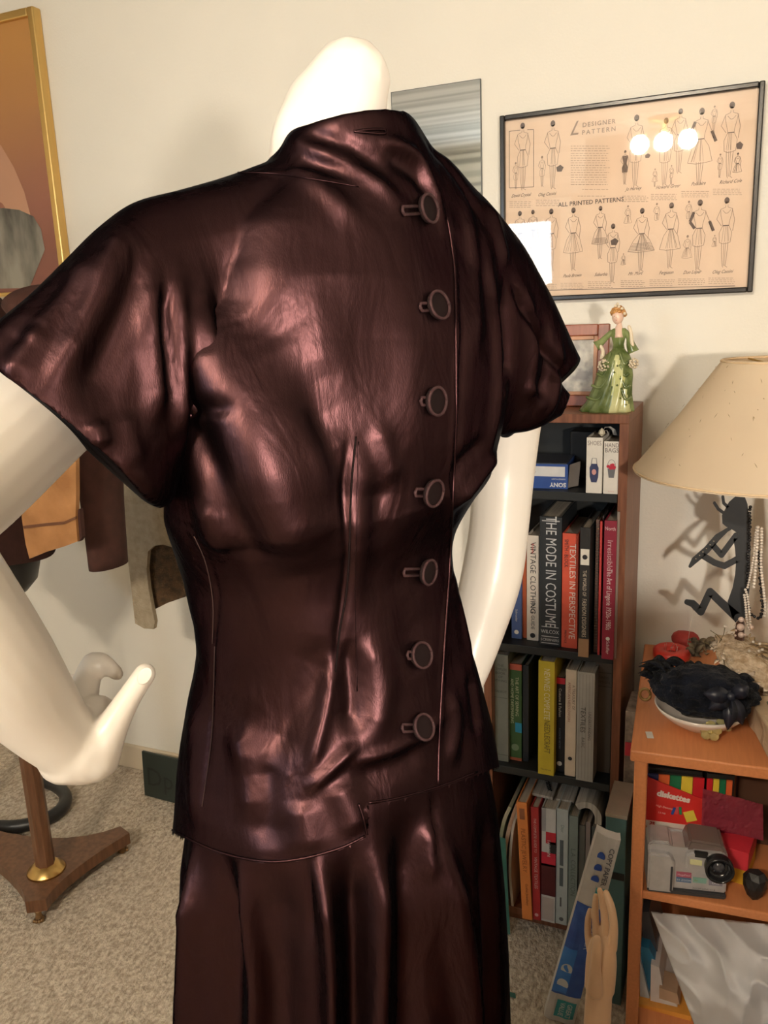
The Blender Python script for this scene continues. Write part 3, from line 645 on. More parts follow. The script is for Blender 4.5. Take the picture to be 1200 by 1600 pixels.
RED = (.62, .05, .04)
# top shelf
t, w, h, _ = book('book', 916, 941, 684, 768, Z1, (.80, .76, .68), 'small thick white book with SHOES and a dark blue shoe on its spine', G1, depth=.10, extras=(('text', 'SHOES', .90, .42, (.25, .2, .18), False),), yf=1.672)
bm = bmesh.new(); poly = [(-.0055, .016), (-.0035, .008), (.0035, .008), (.0055, .016), (.0060, .030), (.0035, .036), (-.0035, .036), (-.0060, .030)]; prism(bm, poly, .0004, Matrix.Translation((0, -.0006, .012)) @ Matrix.Diagonal((1.5, 1, 1.35, 1))); obj('printed_shoe', bm, cm((.03, .04, .12)), t, local=True)
bm = bmesh.new(); blob(bm, Vector((0, -.0012, .044)), .0045, .006, n=10); obj('printed_insole', bm, cm((.7, .35, .32)), t, local=True, normals=False)
bm = bmesh.new(); tube(bm, [(-.006, -.0006, .058), (-.004, -.0006, .072), (.004, -.0006, .072), (.006, -.0006, .058)], .0005, 5); obj('printed_strap', bm, cm((.05, .05, .1)), t, local=True)
t, w, h, _ = book('book', 943, 968, 690, 773, Z1, (.80, .76, .68), 'small thick white book with HAND BAGS and a basket of red roses on its spine', G1, depth=.10, extras=(('text', 'HAND', .925, .40, (.18, .15, .14), False), ('text', 'BAGS', .83, .40, (.18, .15, .14), False), ('text', '.......', .07, .25, RED, False)), yf=1.672)
bm = bmesh.new(); prism(bm, [(-.0036, .025), (.0036, .025), (.0055, .040), (-.0055, .040)], .0004, Matrix.Translation((0, -.0006, .002)) @ Matrix.Diagonal((1.4, 1, 1.25, 1))); obj('printed_basket', bm, cm((.16, .16, .17)), t, local=True)
bm = bmesh.new()
for k in range(9): blob(bm, Vector((random.uniform(-.007, .007), -.0012 - .0001 * k, .056 + random.uniform(-.003, .004))), .0036, .0032, n=8)
obj('printed_roses', bm, cm((.55, .02, .05)), t, local=True, normals=False)
bm = bmesh.new(); tube(bm, [(-.0075, -.0006, .053)] + [(-.0075 * math.cos(a), -.0006, .058 + .012 * math.sin(a)) for a in [math.pi * k / 8 for k in range(9)]] + [(.0075, -.0006, .053)], .0004, 5); obj('printed_handle', bm, cm((.2, .2, .2)), t, local=True)
# little ornament ribbons standing on the two books
bm = bmesh.new(); p = atY(940, 680, 1.70); lathe(bm, [(.001, 0), (.007, .006), (.0055, .012), (.001, .017)], (p[0] + .001, 1.695, Z1 + .113), 6); tag(obj('paper_ornament', bm, cm((.75, .68, .5))), 'small folded cream paper gem lying on top of the two white books', 'ornament')
bm = bmesh.new(); c0 = Vector((-.248, 1.70, Z1 + .113)); tube(bm, [c0 + Vector(v) for v in ((.012, .02, .0), (.010, .01, .012), (.003, 0, .019), (-.006, 0, .018), (-.009, 0, .010), (-.002, 0, .012), (.002, 0, .004), (.0, 0, .001))], .004, 8, flat=.15); tag(obj('ribbon', bm, cm((.72, .70, .66))), 'curl of white ribbon sticking up from the handbag book', 'ribbon')
# boxed video camera package, upside down
def pbox(name, px, zs, size, rz, m, label, cat, bev=.001, yoff=0):
    P = atZ(*px, zs); T = empty(name, (P[0], P[1] + yoff, zs + .0003), label, cat); T.rotation_euler = (0, 0, rz); w, d, h = size
    bm = bmesh.new(); box(bm, (-w, 0, 0), (0, d, h), 0, bev); obj('carton', bm, m, T, local=True); return T
Pb = atY(887, 764, 1.70)
sb = empty('electronics_box', (Pb[0], 1.70, Z1 + .0004), 'blue and white cardboard electronics box lying upside down, reading SONY, on the top shelf', 'box'); sb.rotation_euler = (0, 0, 0.06)
bm = bmesh.new(); box(bm, (-.16, 0, 0), (0, .12, .052)); obj('carton', bm, cm((.035, .09, .33), .35), sb, local=True)
bm = bmesh.new(); box(bm, (-.161, -.0004, .026), (-.006, 0, .047)); obj('white_label', bm, cm((.72, .72, .72)), sb, local=True)
bm = bmesh.new(); merge(bm, text_bm('SONY', .0125, bold=.0005), Matrix.Translation((-.020, -.0006, .009)) @ Matrix.Rotation(math.pi, 4, 'Y')); merge(bm, text_bm('HANDYCAM', .005), Matrix.Translation((-.019, -.0006, .021)) @ Matrix.Rotation(math.pi, 4, 'Y')); obj('lettering', bm, cm((.75, .75, .78)), sb, local=True, normals=False)
bm = bmesh.new(); merge(bm, text_bm('- - -   o   o   o', .007), Matrix.Translation((-.085, -.0007, .036))); obj('printed_marks', bm, cm((.5, .45, .42)), sb, local=True, normals=False)
bm = bmesh.new(); box(bm, (-.158, .003, .052), (-.003, .118, .0535)); obj('dark_top', bm, cm((.05, .06, .08)), sb, local=True)
bm = bmesh.new(); f = [bm.verts.new(v) for v in ((0, .004, .002), (.018, .03, .002), (.022, .034, .054), (.003, .004, .051))]; bm.faces.new(f); bmesh.ops.solidify(bm, geom=bm.faces[:], thickness=.0008); obj('open_flap', bm, cm((.45, .40, .36)), sb, local=True)
bm = bmesh.new(); box(bm, (-.345, 1.815, Z1 + .0004), (-.285, 1.885, Z1 + .105), 0, .002); tag(obj('black_case', bm, BLACKM := mat('black_plastic', (.012, .012, .013), .4)), 'black case standing in the shadow behind the blue carton', 'case')
# second shelf
book('book', 799, 815, 866, 998, Z2, (.07, .12, .30), 'slim blue book with a white emblem at its foot, half behind the mannequin arm', G2, extras=(('dot', .08, .22, WHITE), ('text', 'Schroeder', .28, .3, WHITE, True)))
book('book', 815.5, 823, 850, 997, Z2, (.55, .12, .04), 'thin orange red book between the blue one and VINTAGE CLOTHING', G2)
book('book', 823, 842, 837, 1001, Z2, (.78, .70, .60), 'white book titled VINTAGE CLOTHING PRICE GUIDE in black', G2, 'VINTAGE CLOTHING', BLACK, .46, .60, extras=(('text', 'PRICE GUIDE', .245, .42, BLACK, True), ('text', 'Kovels', .88, .3, RED, True), ('dot', .05, .22, BLACK)))
book('book', 843, 877, 808, 1009, Z2, (.022, .026, .03), 'thick black book titled THE MODE IN COSTUME in large white letters', G2, 'THE MODE IN COSTUME', (.62, .62, .62), .50, .575, extras=(('band', .145, .151, (.5, .5, .5), .1, .9), ('band', .068, .074, (.5, .5, .5), .1, .9), ('band', .015, .021, (.5, .5, .5), .1, .9), ('band', .965, .975, (.4, .4, .4), .1, .9), ('text', 'WILCOX', .11, .25, (.6, .6, .6), False), ('text', 'SCRIBNERS', .045, .18, (.55, .55, .55), False)))
book('book', 878, 903, 834, 1013, Z2, (.72, .10, .05), 'orange red book titled TEXTILES IN PERSPECTIVE in heavy white letters', G2, extras=(('text', 'TEXTILES IN PERSPECTIVE', .50, .55, (.85, .72, .62), True, .14, .90), ('text', 'SMITH - BLOCK', .83, .34, BLACK, True, -.25, .24), ('text', 'PRENTICE', .10, .2, BLACK, True, -.25, .15)))
book('book', 905, 921, 825, 1027, Z2, (.02, .018, .016), 'black book on FASHION DESIGNERS with a white bird panel and tan foot', G2, extras=(('band', .72, .84, (.78, .74, .64), .08, .92), ('band', 0, .145, (.36, .20, .10), 0, 1), ('text', 'THE WORLD OF', .58, .5, (.6, .5, .38), True, 0, .2), ('text', 'FASHION DESIGNERS', .31, .6, (.6, .5, .38), True, 0, .30), ('dot', .78, .25, BLACK)))
book('binder', 921.5, 929, 822, 1008, Z2, (.66, .64, .58), 'white paperbound booklet beside the spiral notebook', G2, soft=True)
T, w, h, yy = book('spiral_notebook', 929.5, 935, 812, 1020, Z2, (.16, .09, .07), 'brown spiral bound notebook squeezed between the white booklet and a thin red book', G2, soft=True, cat='notebook')
bm = bmesh.new()
for k in range(44):
    z = .01 + k * (h - .02) / 43; bmesh.ops.create_cube(bm, size=1, matrix=Matrix.Translation((0, -.001, z)) @ Matrix.Diagonal((w, .002, .0016, 1)))
obj('wire_binding', bm, mat('dark_wire', (.25, .2, .17), .35, .8), T, local=True)
book('book', 935.5, 939, 815, 1024, Z2, (.66, .06, .05), 'very thin red book right of the spiral notebook', G2, soft=True)
book('book', 939.2, 941.5, 806, 1020, Z2, (.05, .04, .04), 'very thin dark booklet left of the maroon lingerie book', G2, soft=True)
book('book', 942, 961, 814, 1031, Z2, (.26, .012, .035), 'maroon book reading The Art of Lingerie in pale letters', G2, extras=(('text', 'Irresistible', .76, .62, (.62, .40, .40), True, 0, .22), ('text', 'The Art of Lingerie 1920s-1980s', .44, .62, (.75, .62, .60), True, 0, .44), ('text', 'North', .945, .45, (.7, .5, .5), False), ('dot', .155, .17, WHITE), ('text', 'Schiffer', .09, .4, (.7, .6, .6), True, 0, .1)))
book('book', 961.5, 965.5, 800, 1030, Z2, (.30, .24, .20), 'thin buff folder against the right side of the second shelf', G2, soft=True)
# third shelf
book('book', 771, 794, 1023, 1189, Z3, (.22, .23, .19), 'grey green cloth book of sewing at the left of the third shelf', G3, extras=tuple(('text', s, v, .24, (.06, .06, .05), False) for s, v in (('THE', .90), ('COMPLETE', .865), ('BOOK', .83), ('OF', .795), ('SEWING', .76), ('TALBOT', .66))) + (('band', .60, .605, (.1, .1, .08), .05, .95), ('band', .06, .065, (.1, .1, .08), .05, .95)))
book('book', 795, 815, 1038, 1188, Z3, (.05, .12, .035), 'green book on dressmaking with worn red ends and a blue tag', G3, extras=(('band', .94, 1.0, (.50, .10, .06), 0, 1), ('text', 'THE ART OF SEWING', .67, .34, (.6, .62, .4), True, .14, .40), ('text', 'AND HOME DRESSMAKING', .62, .34, (.6, .62, .4), True, -.24, .46), ('band', .30, .40, (.02, .30, .50), .5, 1), ('band', 0, .03, (.50, .14, .06), 0, 1), ('dot', .14, .3, (.2, .28, .16))))
book('book', 817, 826, 1040, 1190, Z3, (.012, .016, .022), 'near black filler for the shade in the gap right of the green dressmaking book', G3)  # shaded gap drawn as a near-black block
book('book', 841, 866, 1034, 1211, Z3, (.62, .47, .03), 'yellow book titled NEWNES COMPLETE NEEDLECRAFT', G3, extras=(('text', 'NEWNES COMPLETE', .72, .52, (.82, .76, .52), True, .02, .44), ('text', 'NEEDLECRAFT', .345, .52, (.16, .12, .03), True, .05, .29), ('text', 'Newnes', .05, .2, (.2, .15, .03), False)))
book('book', 867.5, 882, 1059, 1206, Z3, (.014, .014, .017), 'black paperback titled Costume & Fashion with a red top band', G3, extras=(('band', .935, .998, (.72, .03, .05), 0, 1), ('text', 'Costume & Fashion', .74, .42, WHITE, True, 0, .30), ('text', 'A CONCISE HISTORY', .36, .26, (.25, .3, .35), True, 0, .3), ('dot', .09, .28, WHITE)))
book('book', 883, 900, 1047, 1213, Z3, (.72, .58, .42), 'cream book on AMERICAN NEEDLEWORK, its pages browned', G3, extras=(('text', 'A TREASURY OF', .75, .34, (.2, .12, .08), True, .24, .32), ('text', 'AMERICAN NEEDLEWORK', .70, .34, (.35, .10, .06), True, -.16, .46), ('dot', .17, .2, BLACK)))
book('book', 901, 928, 1051, 1221, Z3, (.42, .39, .33), 'pale grey striped book titled TEXTILES', G3, extras=tuple(('band', 0.02, .98, (.33, .30, .26), a, a + .04) for a in (.12, .3, .5, .68, .86)) + (('text', 'TEXTILES', .57, .40, (.07, .06, .05), True, -.15, .28), ('text', 'BASIC', .36, .26, (.1, .09, .08), True, -.12, .12), ('text', 'UNDERSTANDING', .52, .22, (.1, .09, .08), True, .24, .32)))
book('book', 929, 955, 1034, 1207, Z3, (.13, .095, .065), 'dull brown old book in the dim right end of the third shelf', G3, extras=(('text', 'DRESS', .86, .22, (.05, .035, .025), False), ('text', 'DESIGN', .82, .22, (.05, .035, .025), False), ('band', .78, .785, (.05, .035, .025), .05, .95), ('band', .9, .905, (.05, .035, .025), .05, .95)))
# bottom shelf
book('book', 816, 832, 1256, 1437, Z4, (.80, .26, .06), 'orange book titled PLASTIC JEWELRY on the bottom shelf', G4, extras=(('text', 'PLASTIC JEWELRY', .60, .6, (.35, .09, .02), True, 0, .42), ('band', .86, .95, (.3, .1, .04), .25, .75), ('text', 'Gothic Jewellery', .22, .36, (.3, .08, .02), True, .1, .24)), lean=-.045, depth=.15)
book('book', 833, 845, 1263, 1438, Z4, (.48, .03, .03), 'red book on VINTAGE TEXTILES next to the orange one', G4, extras=(('text', 'THE COMPLETE GUIDE TO', .76, .46, (.75, .5, .45), True, 0, .30), ('text', 'VINTAGE TEXTILES', .43, .55, (.78, .55, .5), True, 0, .30), ('dot', .05, .25, (.7, .4, .4))), lean=-.02, depth=.15)
book('book', 846, 868, 1264, 1441, Z4, (.60, .58, .55), 'wide book with a white, red and black photograph wrapped round its spine', G4, extras=(('band', .70, .80, (.60, .02, .04), .3, 1), ('band', .80, 1.0, (.35, .33, .33), 0, .3), ('band', .62, .72, BLACK, .55, 1), ('band', .50, .62, (.60, .02, .05), 0, 1), ('band', .24, .52, (.10, .012, .015), 0, 1), ('band', 0.02, .22, (.5, .42, .38), .05, .9), ('text', 'FASHION', .66, .32, (.7, .68, .65), True, 0, .36)), depth=.15)
book('book', 869, 887, 1265, 1445, Z4, (.50, .54, .52), 'pale glossy book with dark blocks of lettering in the middle of the bottom shelf', G4, extras=(('band', .52, .74, (.10, .12, .13), .3, .62), ('band', .34, .50, (.10, .12, .13), .3, .62), ('text', 'Dior', .84, .4, (.2, .25, .25), True), ('band', .16, .24, (.12, .12, .12), .35, .5), ('dot', .05, .2, (.12, .12, .12))), depth=.15)
book('book', 888, 902, 1276, 1448, Z4, (.26, .30, .27), 'grey green book with faint lettering right of the pale glossy one', G4, title='L.A. COLLECTION', tcol=(.13, .16, .14), tsize=.55, depth=.15)
book('book', 903.5, 913, 1290, 1448, Z4, (.17, .16, .13), 'dull olive grey thin book behind the copy paper wrapper', G4, depth=.15)
book('book', 914, 921, 1285, 1450, Z4, (.30, .24, .22), 'thin pinkish grey booklet at the right of the bottom shelf row', G4, depth=.15, title='VOGUE PATTERNS', tcol=(.1, .08, .08), soft=True)
book('book', 923, 929, 1292, 1450, Z4, (.12, .12, .11), 'thin dark booklet, last upright one behind the copy paper wrapper', G4, depth=.15, soft=True)
M_MAG = noisy('magazine_pages', (.38, .33, .27), (.62, .56, .48), 260, .7, 0, None, (1, .02, .02))
def bent_sheaf(name, pts, w, depth, m, label, cat, group=None, n=1):
    """a limp magazine: its fore edge follows pts (x,z), running back into the shelf"""
    bm = bmesh.new(); P = catmull([np.array(p) for p in pts], 5)
    for i in range(len(P)):
        pass
    L_ = []; 
    for i, p in enumerate(P):
        t = P[min(i + 1, len(P) - 1)] - P[max(i - 1, 0)]; t = t / np.linalg.norm(t); nn_ = np.array([-t[1], t[0]]) * w / 2
        L_.append((p + nn_, p - nn_))
    rings = [[(a[0], Y_, a[1]), (b[0], Y_, b[1]), (b[0], Y_ + depth, b[1]), (a[0], Y_ + depth, a[1])] for a, b in L_ for Y_ in (1.672,)]
    loft(bm, rings); return tag(obj(name, bm, m), label, cat, group)
GM = 'limp magazines at the left end of the bottom shelf'
bent_sheaf('magazine', [(-.470, Z4), (-.474, .15), (-.462, .25), (-.445, .30)], .008, .19, noisy('magazine_cover', (.25, .30, .16), (.50, .45, .34), 18, .4), 'limp pale green magazine, leftmost on the bottom shelf, its top curling right', 'magazine', GM)
bent_sheaf('magazine', [(-.458, Z4), (-.460, .15), (-.448, .24), (-.428, .31)], .009, .19, noisy('magazine_cover', (.40, .22, .14), (.55, .42, .30), 22, .4), 'limp pinkish brown magazine left of the orange book', 'magazine', GM)
bent_sheaf('magazine', [(-.440, Z4), (-.446, .14), (-.438, .25), (-.418, .315)], .006, .17, M_MAG, 'limp grey magazine curling over beside the orange book', 'magazine', GM)
# sheaves of pages lying over the top of the bottom row
for k, (x, z, wd, hh, ln) in enumerate([(-.375, .334, .050, .007, .04), (-.322, .334, .040, .006, -.03)]):
    bm = bmesh.new(); box(bm, (-wd / 2, 0, 0), (wd / 2, .13, hh), 0, .001, Matrix.Translation((x, 1.690, z - .006)) @ Matrix.Rotation(ln, 4, 'Y'))
    o = obj('magazine', bm, M_MAG); tag(o, ['grey magazine titled Tractor lying flat across the bottom row of books', 'grey stapled magazine lying flat on the bottom row, right of the Tractor one'][k], 'magazine')
    if k == 0:
        b2 = text_bm('Tractor', .018, bold=.0006); bmesh.ops.transform(b2, matrix=Matrix.Translation((x + .006, 1.735, z + .0032)) @ Matrix.Rotation(-1.2, 4, 'Z') @ Matrix.Rotation(-math.pi / 2, 4, 'X'), verts=b2.verts); obj('lettering', b2, cm(BLACK), o, normals=False)
bent_sheaf('magazine', [(-.292, .333), (-.276, .342), (-.258, .340), (-.246, .322), (-.245, .300)], .015, .17, M_MAG, 'thick folded grey magazine drooping over at the right end of the bottom shelf', 'magazine')
# curved teal sheet left of the bookcase
bm = bmesh.new(); pts = catmull([atY(790, 1310, 1.655), atY(794, 1400, 1.64), atY(799, 1480, 1.60), atZ(806, 1560, .003)], 6)
rings = [[(p[0] + dx, p[1], p[2]) for dx in (-.03, 0)] for p in pts]; loft(bm, rings, cap=False, closed=False); bmesh.ops.solidify(bm, geom=bm.faces[:], thickness=.001)
tag(obj('poster_sheet', bm, cm((.10, .32, .26))), 'curved teal card sheet standing against the bottom left of the bookcase, beside the skirt', 'sheet')

# ------------------------------------------------------------------ wooden picture frame and figurine on the bookcase
M_RED = noisy('mahogany', (.22, .055, .022), (.30, .08, .035), 25, .35, 0, None, (4, 4, .5))
sf = empty('photo_frame', (-.315, 1.80, bzt), 'small reddish wooden photo frame standing on the bookcase behind the right sleeve', 'picture frame'); sf.rotation_euler = (-.10, 0, 0)
def ringframe(bm, x0, x1, z0, z1, w, ya, yb, bev=.001):
    for lo, hi in (((x0, ya, z0), (x0 + w, yb, z1)), ((x1 - w, ya, z0), (x1, yb, z1)), ((x0 + w, ya, z1 - w), (x1 - w, yb, z1)), ((x0 + w, ya, z0), (x1 - w, yb, z0 + w))): box(bm, lo, hi, 0, bev)
bm = bmesh.new(); ringframe(bm, -.10, .050, 0.0005, .172, .024, -.006, .008, .002); obj('outer_frame', bm, M_RED, sf, local=True)
bm = bmesh.new(); ringframe(bm, -.076, .026, .024, .148, .008, -.003, .006); obj('inner_frame', bm, noisy('pale_oak', (.42, .19, .09), (.5, .25, .13), 30, .4), sf, local=True)
bm = bmesh.new(); box(bm, (-.070, .002, .030), (.020, .006, .142)); obj('photograph', bm, noisy('faded_snapshot', (.22, .20, .18), (.66, .62, .52), 22, .3, lo=.4, hi=.6), sf, local=True)
M_GREEN = noisy('green_porcelain', (.075, .11, .025), (.24, .29, .115), 34, .18); M_PALE = noisy('pale_porcelain', (.52, .55, .20), (.66, .66, .34), 20, .18)
M_SKINP = mat('porcelain_skin', (.76, .53, .42), .25); M_HAIRP = noisy('porcelain_hair', (.42, .19, .05), (.55, .30, .10), 150, .3); M_CREAM = mat('cream_porcelain', (.72, .62, .46), .35)
fy = 1.715; fg = empty('porcelain_figurine', (*atY(950, 640, fy)[:2], bzt), 'green gowned porcelain lady figurine with golden hair, standing on the bookcase corner', 'figurine')
rows = [(641, 907, 988, .030), (637, 909, 988, .031), (628, 917, 987, .030), (614, 924, 986, .028), (600, 930, 987, .027), (585, 933, 989, .026), (572, 937, 988, .024), (560, 941, 987, .021), (552, 947, 984, .018), (546, 955, 978, .012), (541, 958, 975, .0095)]
bm = bmesh.new(); rings = []
z0 = atY(950, 641, fy)[2]
for y, a, b, dp in rows:
    pa, pb = atY(a, y, fy), atY(b, y, fy); c = (pa + pb) / 2; hw = (pb[0] - pa[0]) / 2; r = []
    fl = min(1, (641 - 541 - (641 - y)) / 60)
    for k in range(72):
        t = 2 * math.pi * k / 72; m_ = 1 + fl * (.07 * math.sin(9 * t + y * .03) + .04 * math.sin(17 * t + 1 + y * .02)); r.append((c[0] + hw * math.cos(t) * m_, fy + dp * math.sin(t) * m_, bzt + .0005 + (c[2] - z0)))
    rings.append(r)
vr = loft(bm, rings)
for f in bm.faces:
    c = f.calc_center_median(); x = proj(np.array(c)[None])[0]
    if c.y < fy and x[1] > 552 and 962 - (x[1] - 552) * .10 < x[0] < 966 + (x[1] - 552) * .22: f.material_index = 1
obj('gown_skirt', bm, [M_GREEN, M_PALE], fg, smooth=True)
bm = bmesh.new()      # overskirt swags
for side in (-1, 1):
    for k in range(4):
        a = atY(963 + side * 8, 546, fy); y_ = 556 + k * 18; e = atY(963 + side * (20 + 2 * k) + (-6 * k if side < 0 else 0), y_ + 8, fy); m_ = atY(963 + side * (14 + k) + (-3 * k if side < 0 else 0), y_ + 12, fy)
        tube(bm, [(v[0], fy - .018 - .002 * k, v[2]) for v in catmull([atY(963 + side * (7 + k), y_ - 6, fy), m_, e], 4)], [.0028] * 9, 7)
obj('swags', bm, M_GREEN, fg, smooth=True)
bm = bmesh.new()
for k in range(7):
    p = atY(965 + k * 2.2 + (-4 if k % 2 else 3), 570 + k * 10, fy); 
    for j in range(5): bmesh.ops.create_icosphere(bm, subdivisions=1, radius=.0009, matrix=Matrix.Translation((p[0] + .0013 * math.cos(j * 1.26), fy - .0275 - .0012 * math.sin(k), p[2] + .0013 * math.sin(j * 1.26))))
obj('painted_flowers', bm, mat('dark_green_glaze', (.05, .09, .02), .3), fg)
bm = bmesh.new(); rings = []
for y, a, b, dp in [(544, 957, 976, .009), (538, 958, 975, .0085), (530, 956, 977, .010), (522, 954, 979, .0105), (516, 954, 980, .008), (513, 959, 977, .006)]:
    pa, pb = atY(a, y, fy), atY(b, y, fy); rings.append([((pa[0] + pb[0]) / 2 + (pb[0] - pa[0]) / 2 * math.cos(t), fy + dp * math.sin(t), pa[2]) for t in [2 * math.pi * k / 28 for k in range(28)]])
loft(bm, rings); obj('bodice', bm, M_GREEN, fg, smooth=True)
def ft(name, pts, rs, m, n=10, dy=0):
    bm = bmesh.new(); k = catmull([np.append(atY(x, y, fy + dy + (q[2] if len(q) > 2 else 0)), r) for q, r in zip(pts, rs) for x, y in [q[:2]]], 4); tube(bm, [v[:3] for v in k], [float(v[3]) for v in k], n); return obj(name, bm, m, fg, smooth=True)
ft('neck', [(967, 528, -.007), (967, 514, -.002), (968, 506, 0), (967, 500, 0)], [.008, .0075, .0045, .0045], M_SKINP, 14)
bm = bmesh.new(); hp = atY(965.5, 495, fy); bmesh.ops.create_uvsphere(bm, u_segments=24, v_segments=16, radius=.0130, matrix=Matrix.Translation((hp[0], fy - .001, hp[2])) @ Matrix.Diagonal((.86, .95, 1.12, 1)))
bmesh.ops.create_icosphere(bm, subdivisions=1, radius=.0016, matrix=Matrix.Translation((hp[0] - .001, fy - .0128, hp[2] - .001))); obj('head', bm, M_SKINP, fg, smooth=True)
bm = bmesh.new()
for s in (-1, 1): bmesh.ops.create_icosphere(bm, subdivisions=1, radius=.0013, matrix=Matrix.Translation((hp[0] + s * .0042 - .0008, fy - .0115, hp[2] + .0015)) @ Matrix.Diagonal((1.2, .6, .7, 1)))
obj('eyes', bm, mat('eye_paint', (.06, .04, .04), .3), fg)
bm = bmesh.new(); bmesh.ops.create_icosphere(bm, subdivisions=1, radius=.0015, matrix=Matrix.Translation((hp[0] - .0008, fy - .0118, hp[2] - .0058)) @ Matrix.Diagonal((1.3, .5, .6, 1))); obj('mouth', bm, mat('lip_paint', (.55, .12, .09), .3), fg)
bm = bmesh.new()
for k in range(46):
    a = random.uniform(0, 2 * math.pi); e = random.uniform(.05, 1.4); v = Vector((math.cos(a) * math.cos(e) * .0126, math.sin(a) * math.cos(e) * .0115 + .002, math.sin(e) * .0150 + .0030))
    if v.y < -.004 and v.z < .008: continue
    bmesh.ops.create_icosphere(bm, subdivisions=2, radius=random.uniform(.0032, .005), matrix=Matrix.Translation(Vector((hp[0], fy, hp[2])) + v))
obj('hair', bm, M_HAIRP, fg, smooth=True)
bm = bmesh.new()
for x, y in ((976, 490), (962, 478), (967, 479), (972, 482), (965, 475)):
    p = atY(x, y, fy - .008); bmesh.ops.create_icosphere(bm, subdivisions=2, radius=.003, matrix=Matrix.Translation(p))
obj('hair_flowers', bm, M_CREAM, fg, smooth=True)
ft('left_sleeve', [(957, 518, 0), (947, 527, -.004), (938, 536, -.008), (931, 541, -.010)], [.0055, .006, .0075, .011], M_GREEN)
ft('right_sleeve', [(977, 518, 0), (983, 528, -.003), (986, 540, -.006), (990, 550, -.006)], [.0055, .006, .009, .011], M_GREEN)
ft('left_hand', [(937, 539, -.012), (942, 548, -.014), (941, 556, -.016), (938, 561, -.017)], [.0038, .0035, .0042, .0015], M_CREAM)
ft('right_hand', [(989, 545, -.010), (987, 532, -.012), (986, 520, -.012), (983, 511, -.010), (982, 508, -.010)], [.004, .0038, .0032, .0035, .001], M_CREAM)
for nm, (x, y), r in (('posy', (943, 571), .0105), ('posy', (990, 568), .0085)):
    bm = bmesh.new(); p = Vector(atY(x, y, fy - .02)); rr = random.Random(5)
    for k in range(60):
        v = Vector([rr.gauss(0, 1) for _ in range(3)]).normalized() * r; bmesh.ops.create_icosphere(bm, subdivisions=1, radius=.0024, matrix=Matrix.Translation(p + v))
    obj(nm, bm, M_CREAM, fg, smooth=True)

# ------------------------------------------------------------------ side table with shelves
TZ = .65; TA = math.radians(3.5)
tb = empty('side_table', (-.147, 1.397, 0), 'orange brown laminate side table with two shelves at the right edge', 'table', rz=TA)
TM = Matrix.Translation((-.147, 1.397, 0)) @ Matrix.Rotation(TA, 4, 'Z'); TMI = TM.inverted()
TW, TD = .56, .50
def tpart(name, lo, hi, m=M_ORANGE, bev=.003): bm = bmesh.new(); box(bm, lo, hi, 0, bev); return obj(name, bm, m, tb, local=True)
tpart('table_top', (-.004, -.006, TZ - .022), (TW, TD, TZ))
SZ = .362
tpart('shelf', (.022, .003, SZ - .018), (TW - .02, TD, SZ)); tpart('shelf', (.022, .003, .045), (TW - .02, TD, .063))
tpart('leg', (.003, 0, 0), (.026, .022, TZ - .022)); tpart('leg', (TW - .026, 0, 0), (TW - .003, .022, TZ - .022)); tpart('leg', (.003, TD - .022, 0), (.026, TD, TZ - .022)); tpart('leg', (TW - .026, TD - .022, 0), (TW - .003, TD, TZ - .022))
tpart('back_panel', (.026, TD - .008, .063), (TW - .026, TD - .002, TZ - .022), BLACKM, 0)
def T2(px, py, z=TZ): return Vector(atZ(px, py, z))

# lamp shade
M_SHADE = noisy('speckled_paper_shade', (.87, .74, .57), (.90, .78, .61), 6, .85)
lx, ly = .047, 1.62
lp = empty('table_lamp', (lx, ly, TZ), 'table lamp with a large cream paper cone shade flecked with bark, on the side table', 'lamp')
SB, STp = 1.118, 1.320
bm = bmesh.new(); prof = [(.232, SB + .001), (.233, SB + .004), (.228, SB + .010), (.157, (SB + STp) / 2), (.088, STp - .003), (.087, STp)]
loft(bm, [[(lx + r * math.cos(t), ly + r * math.sin(t), z) for t in [2 * math.pi * k / 96 for k in range(96)]] for r, z in prof], cap=False)
bmesh.ops.solidify(bm, geom=bm.faces[:], thickness=.0012)
sh = obj('lamp_shade', bm, M_SHADE, lp, smooth=True)
bm = bmesh.new()
for r, z, th in ((.0885, STp - .003, .0018), (.2325, SB + .005, .0016)): tube(bm, [(lx + r * math.cos(t), ly + r * math.sin(t), z) for t in [2 * math.pi * k / 72 for k in range(73)]], th, 6)
obj('shade_trim', bm, noisy('shade_binding', (.62, .45, .27), (.70, .53, .34), 40, .7), lp, smooth=True)
bm = bmesh.new()
for k in range(110):
    a = random.uniform(0, 2 * math.pi); t = random.random(); z = SB + .012 + t * (STp - SB - .02); r = .2285 + (.0885 - .2285) * (z - SB - .010) / (STp - SB - .013) + .0006
    tn = Vector((-math.sin(a), math.cos(a), 0)); rd = Vector((math.cos(a), math.sin(a), 0)); sl = (Vector((0, 0, 1)) - rd * .70).normalized(); d = (tn * random.uniform(-1, .2) + sl * random.uniform(.4, 1)).normalized(); l = random.uniform(.0015, .006); w = d.cross(rd).normalized() * random.uniform(.0004, .0009)
    c = Vector((lx, ly, z)) + rd * r; bm.faces.new([bm.verts.new(v) for v in (c - d * l, c + w, c + d * l, c - w)])
obj('bark_flecks', bm, mat('bark_fleck', (.42, .31, .17), .9), lp, normals=False)
bm = bmesh.new(); lathe(bm, [(.001, TZ), (.065, TZ), (.062, TZ + .015), (.02, TZ + .03), (.016, TZ + .10), (.030, TZ + .20), (.018, TZ + .32), (.008, TZ + .40), (.008, STp - .03), (.001, STp - .03)], (lx + .05, ly + .06, 0)); obj('lamp_base', bm, mat('dark_bronze', (.05, .035, .025), .35, .6), lp, smooth=True)
bm = bmesh.new()
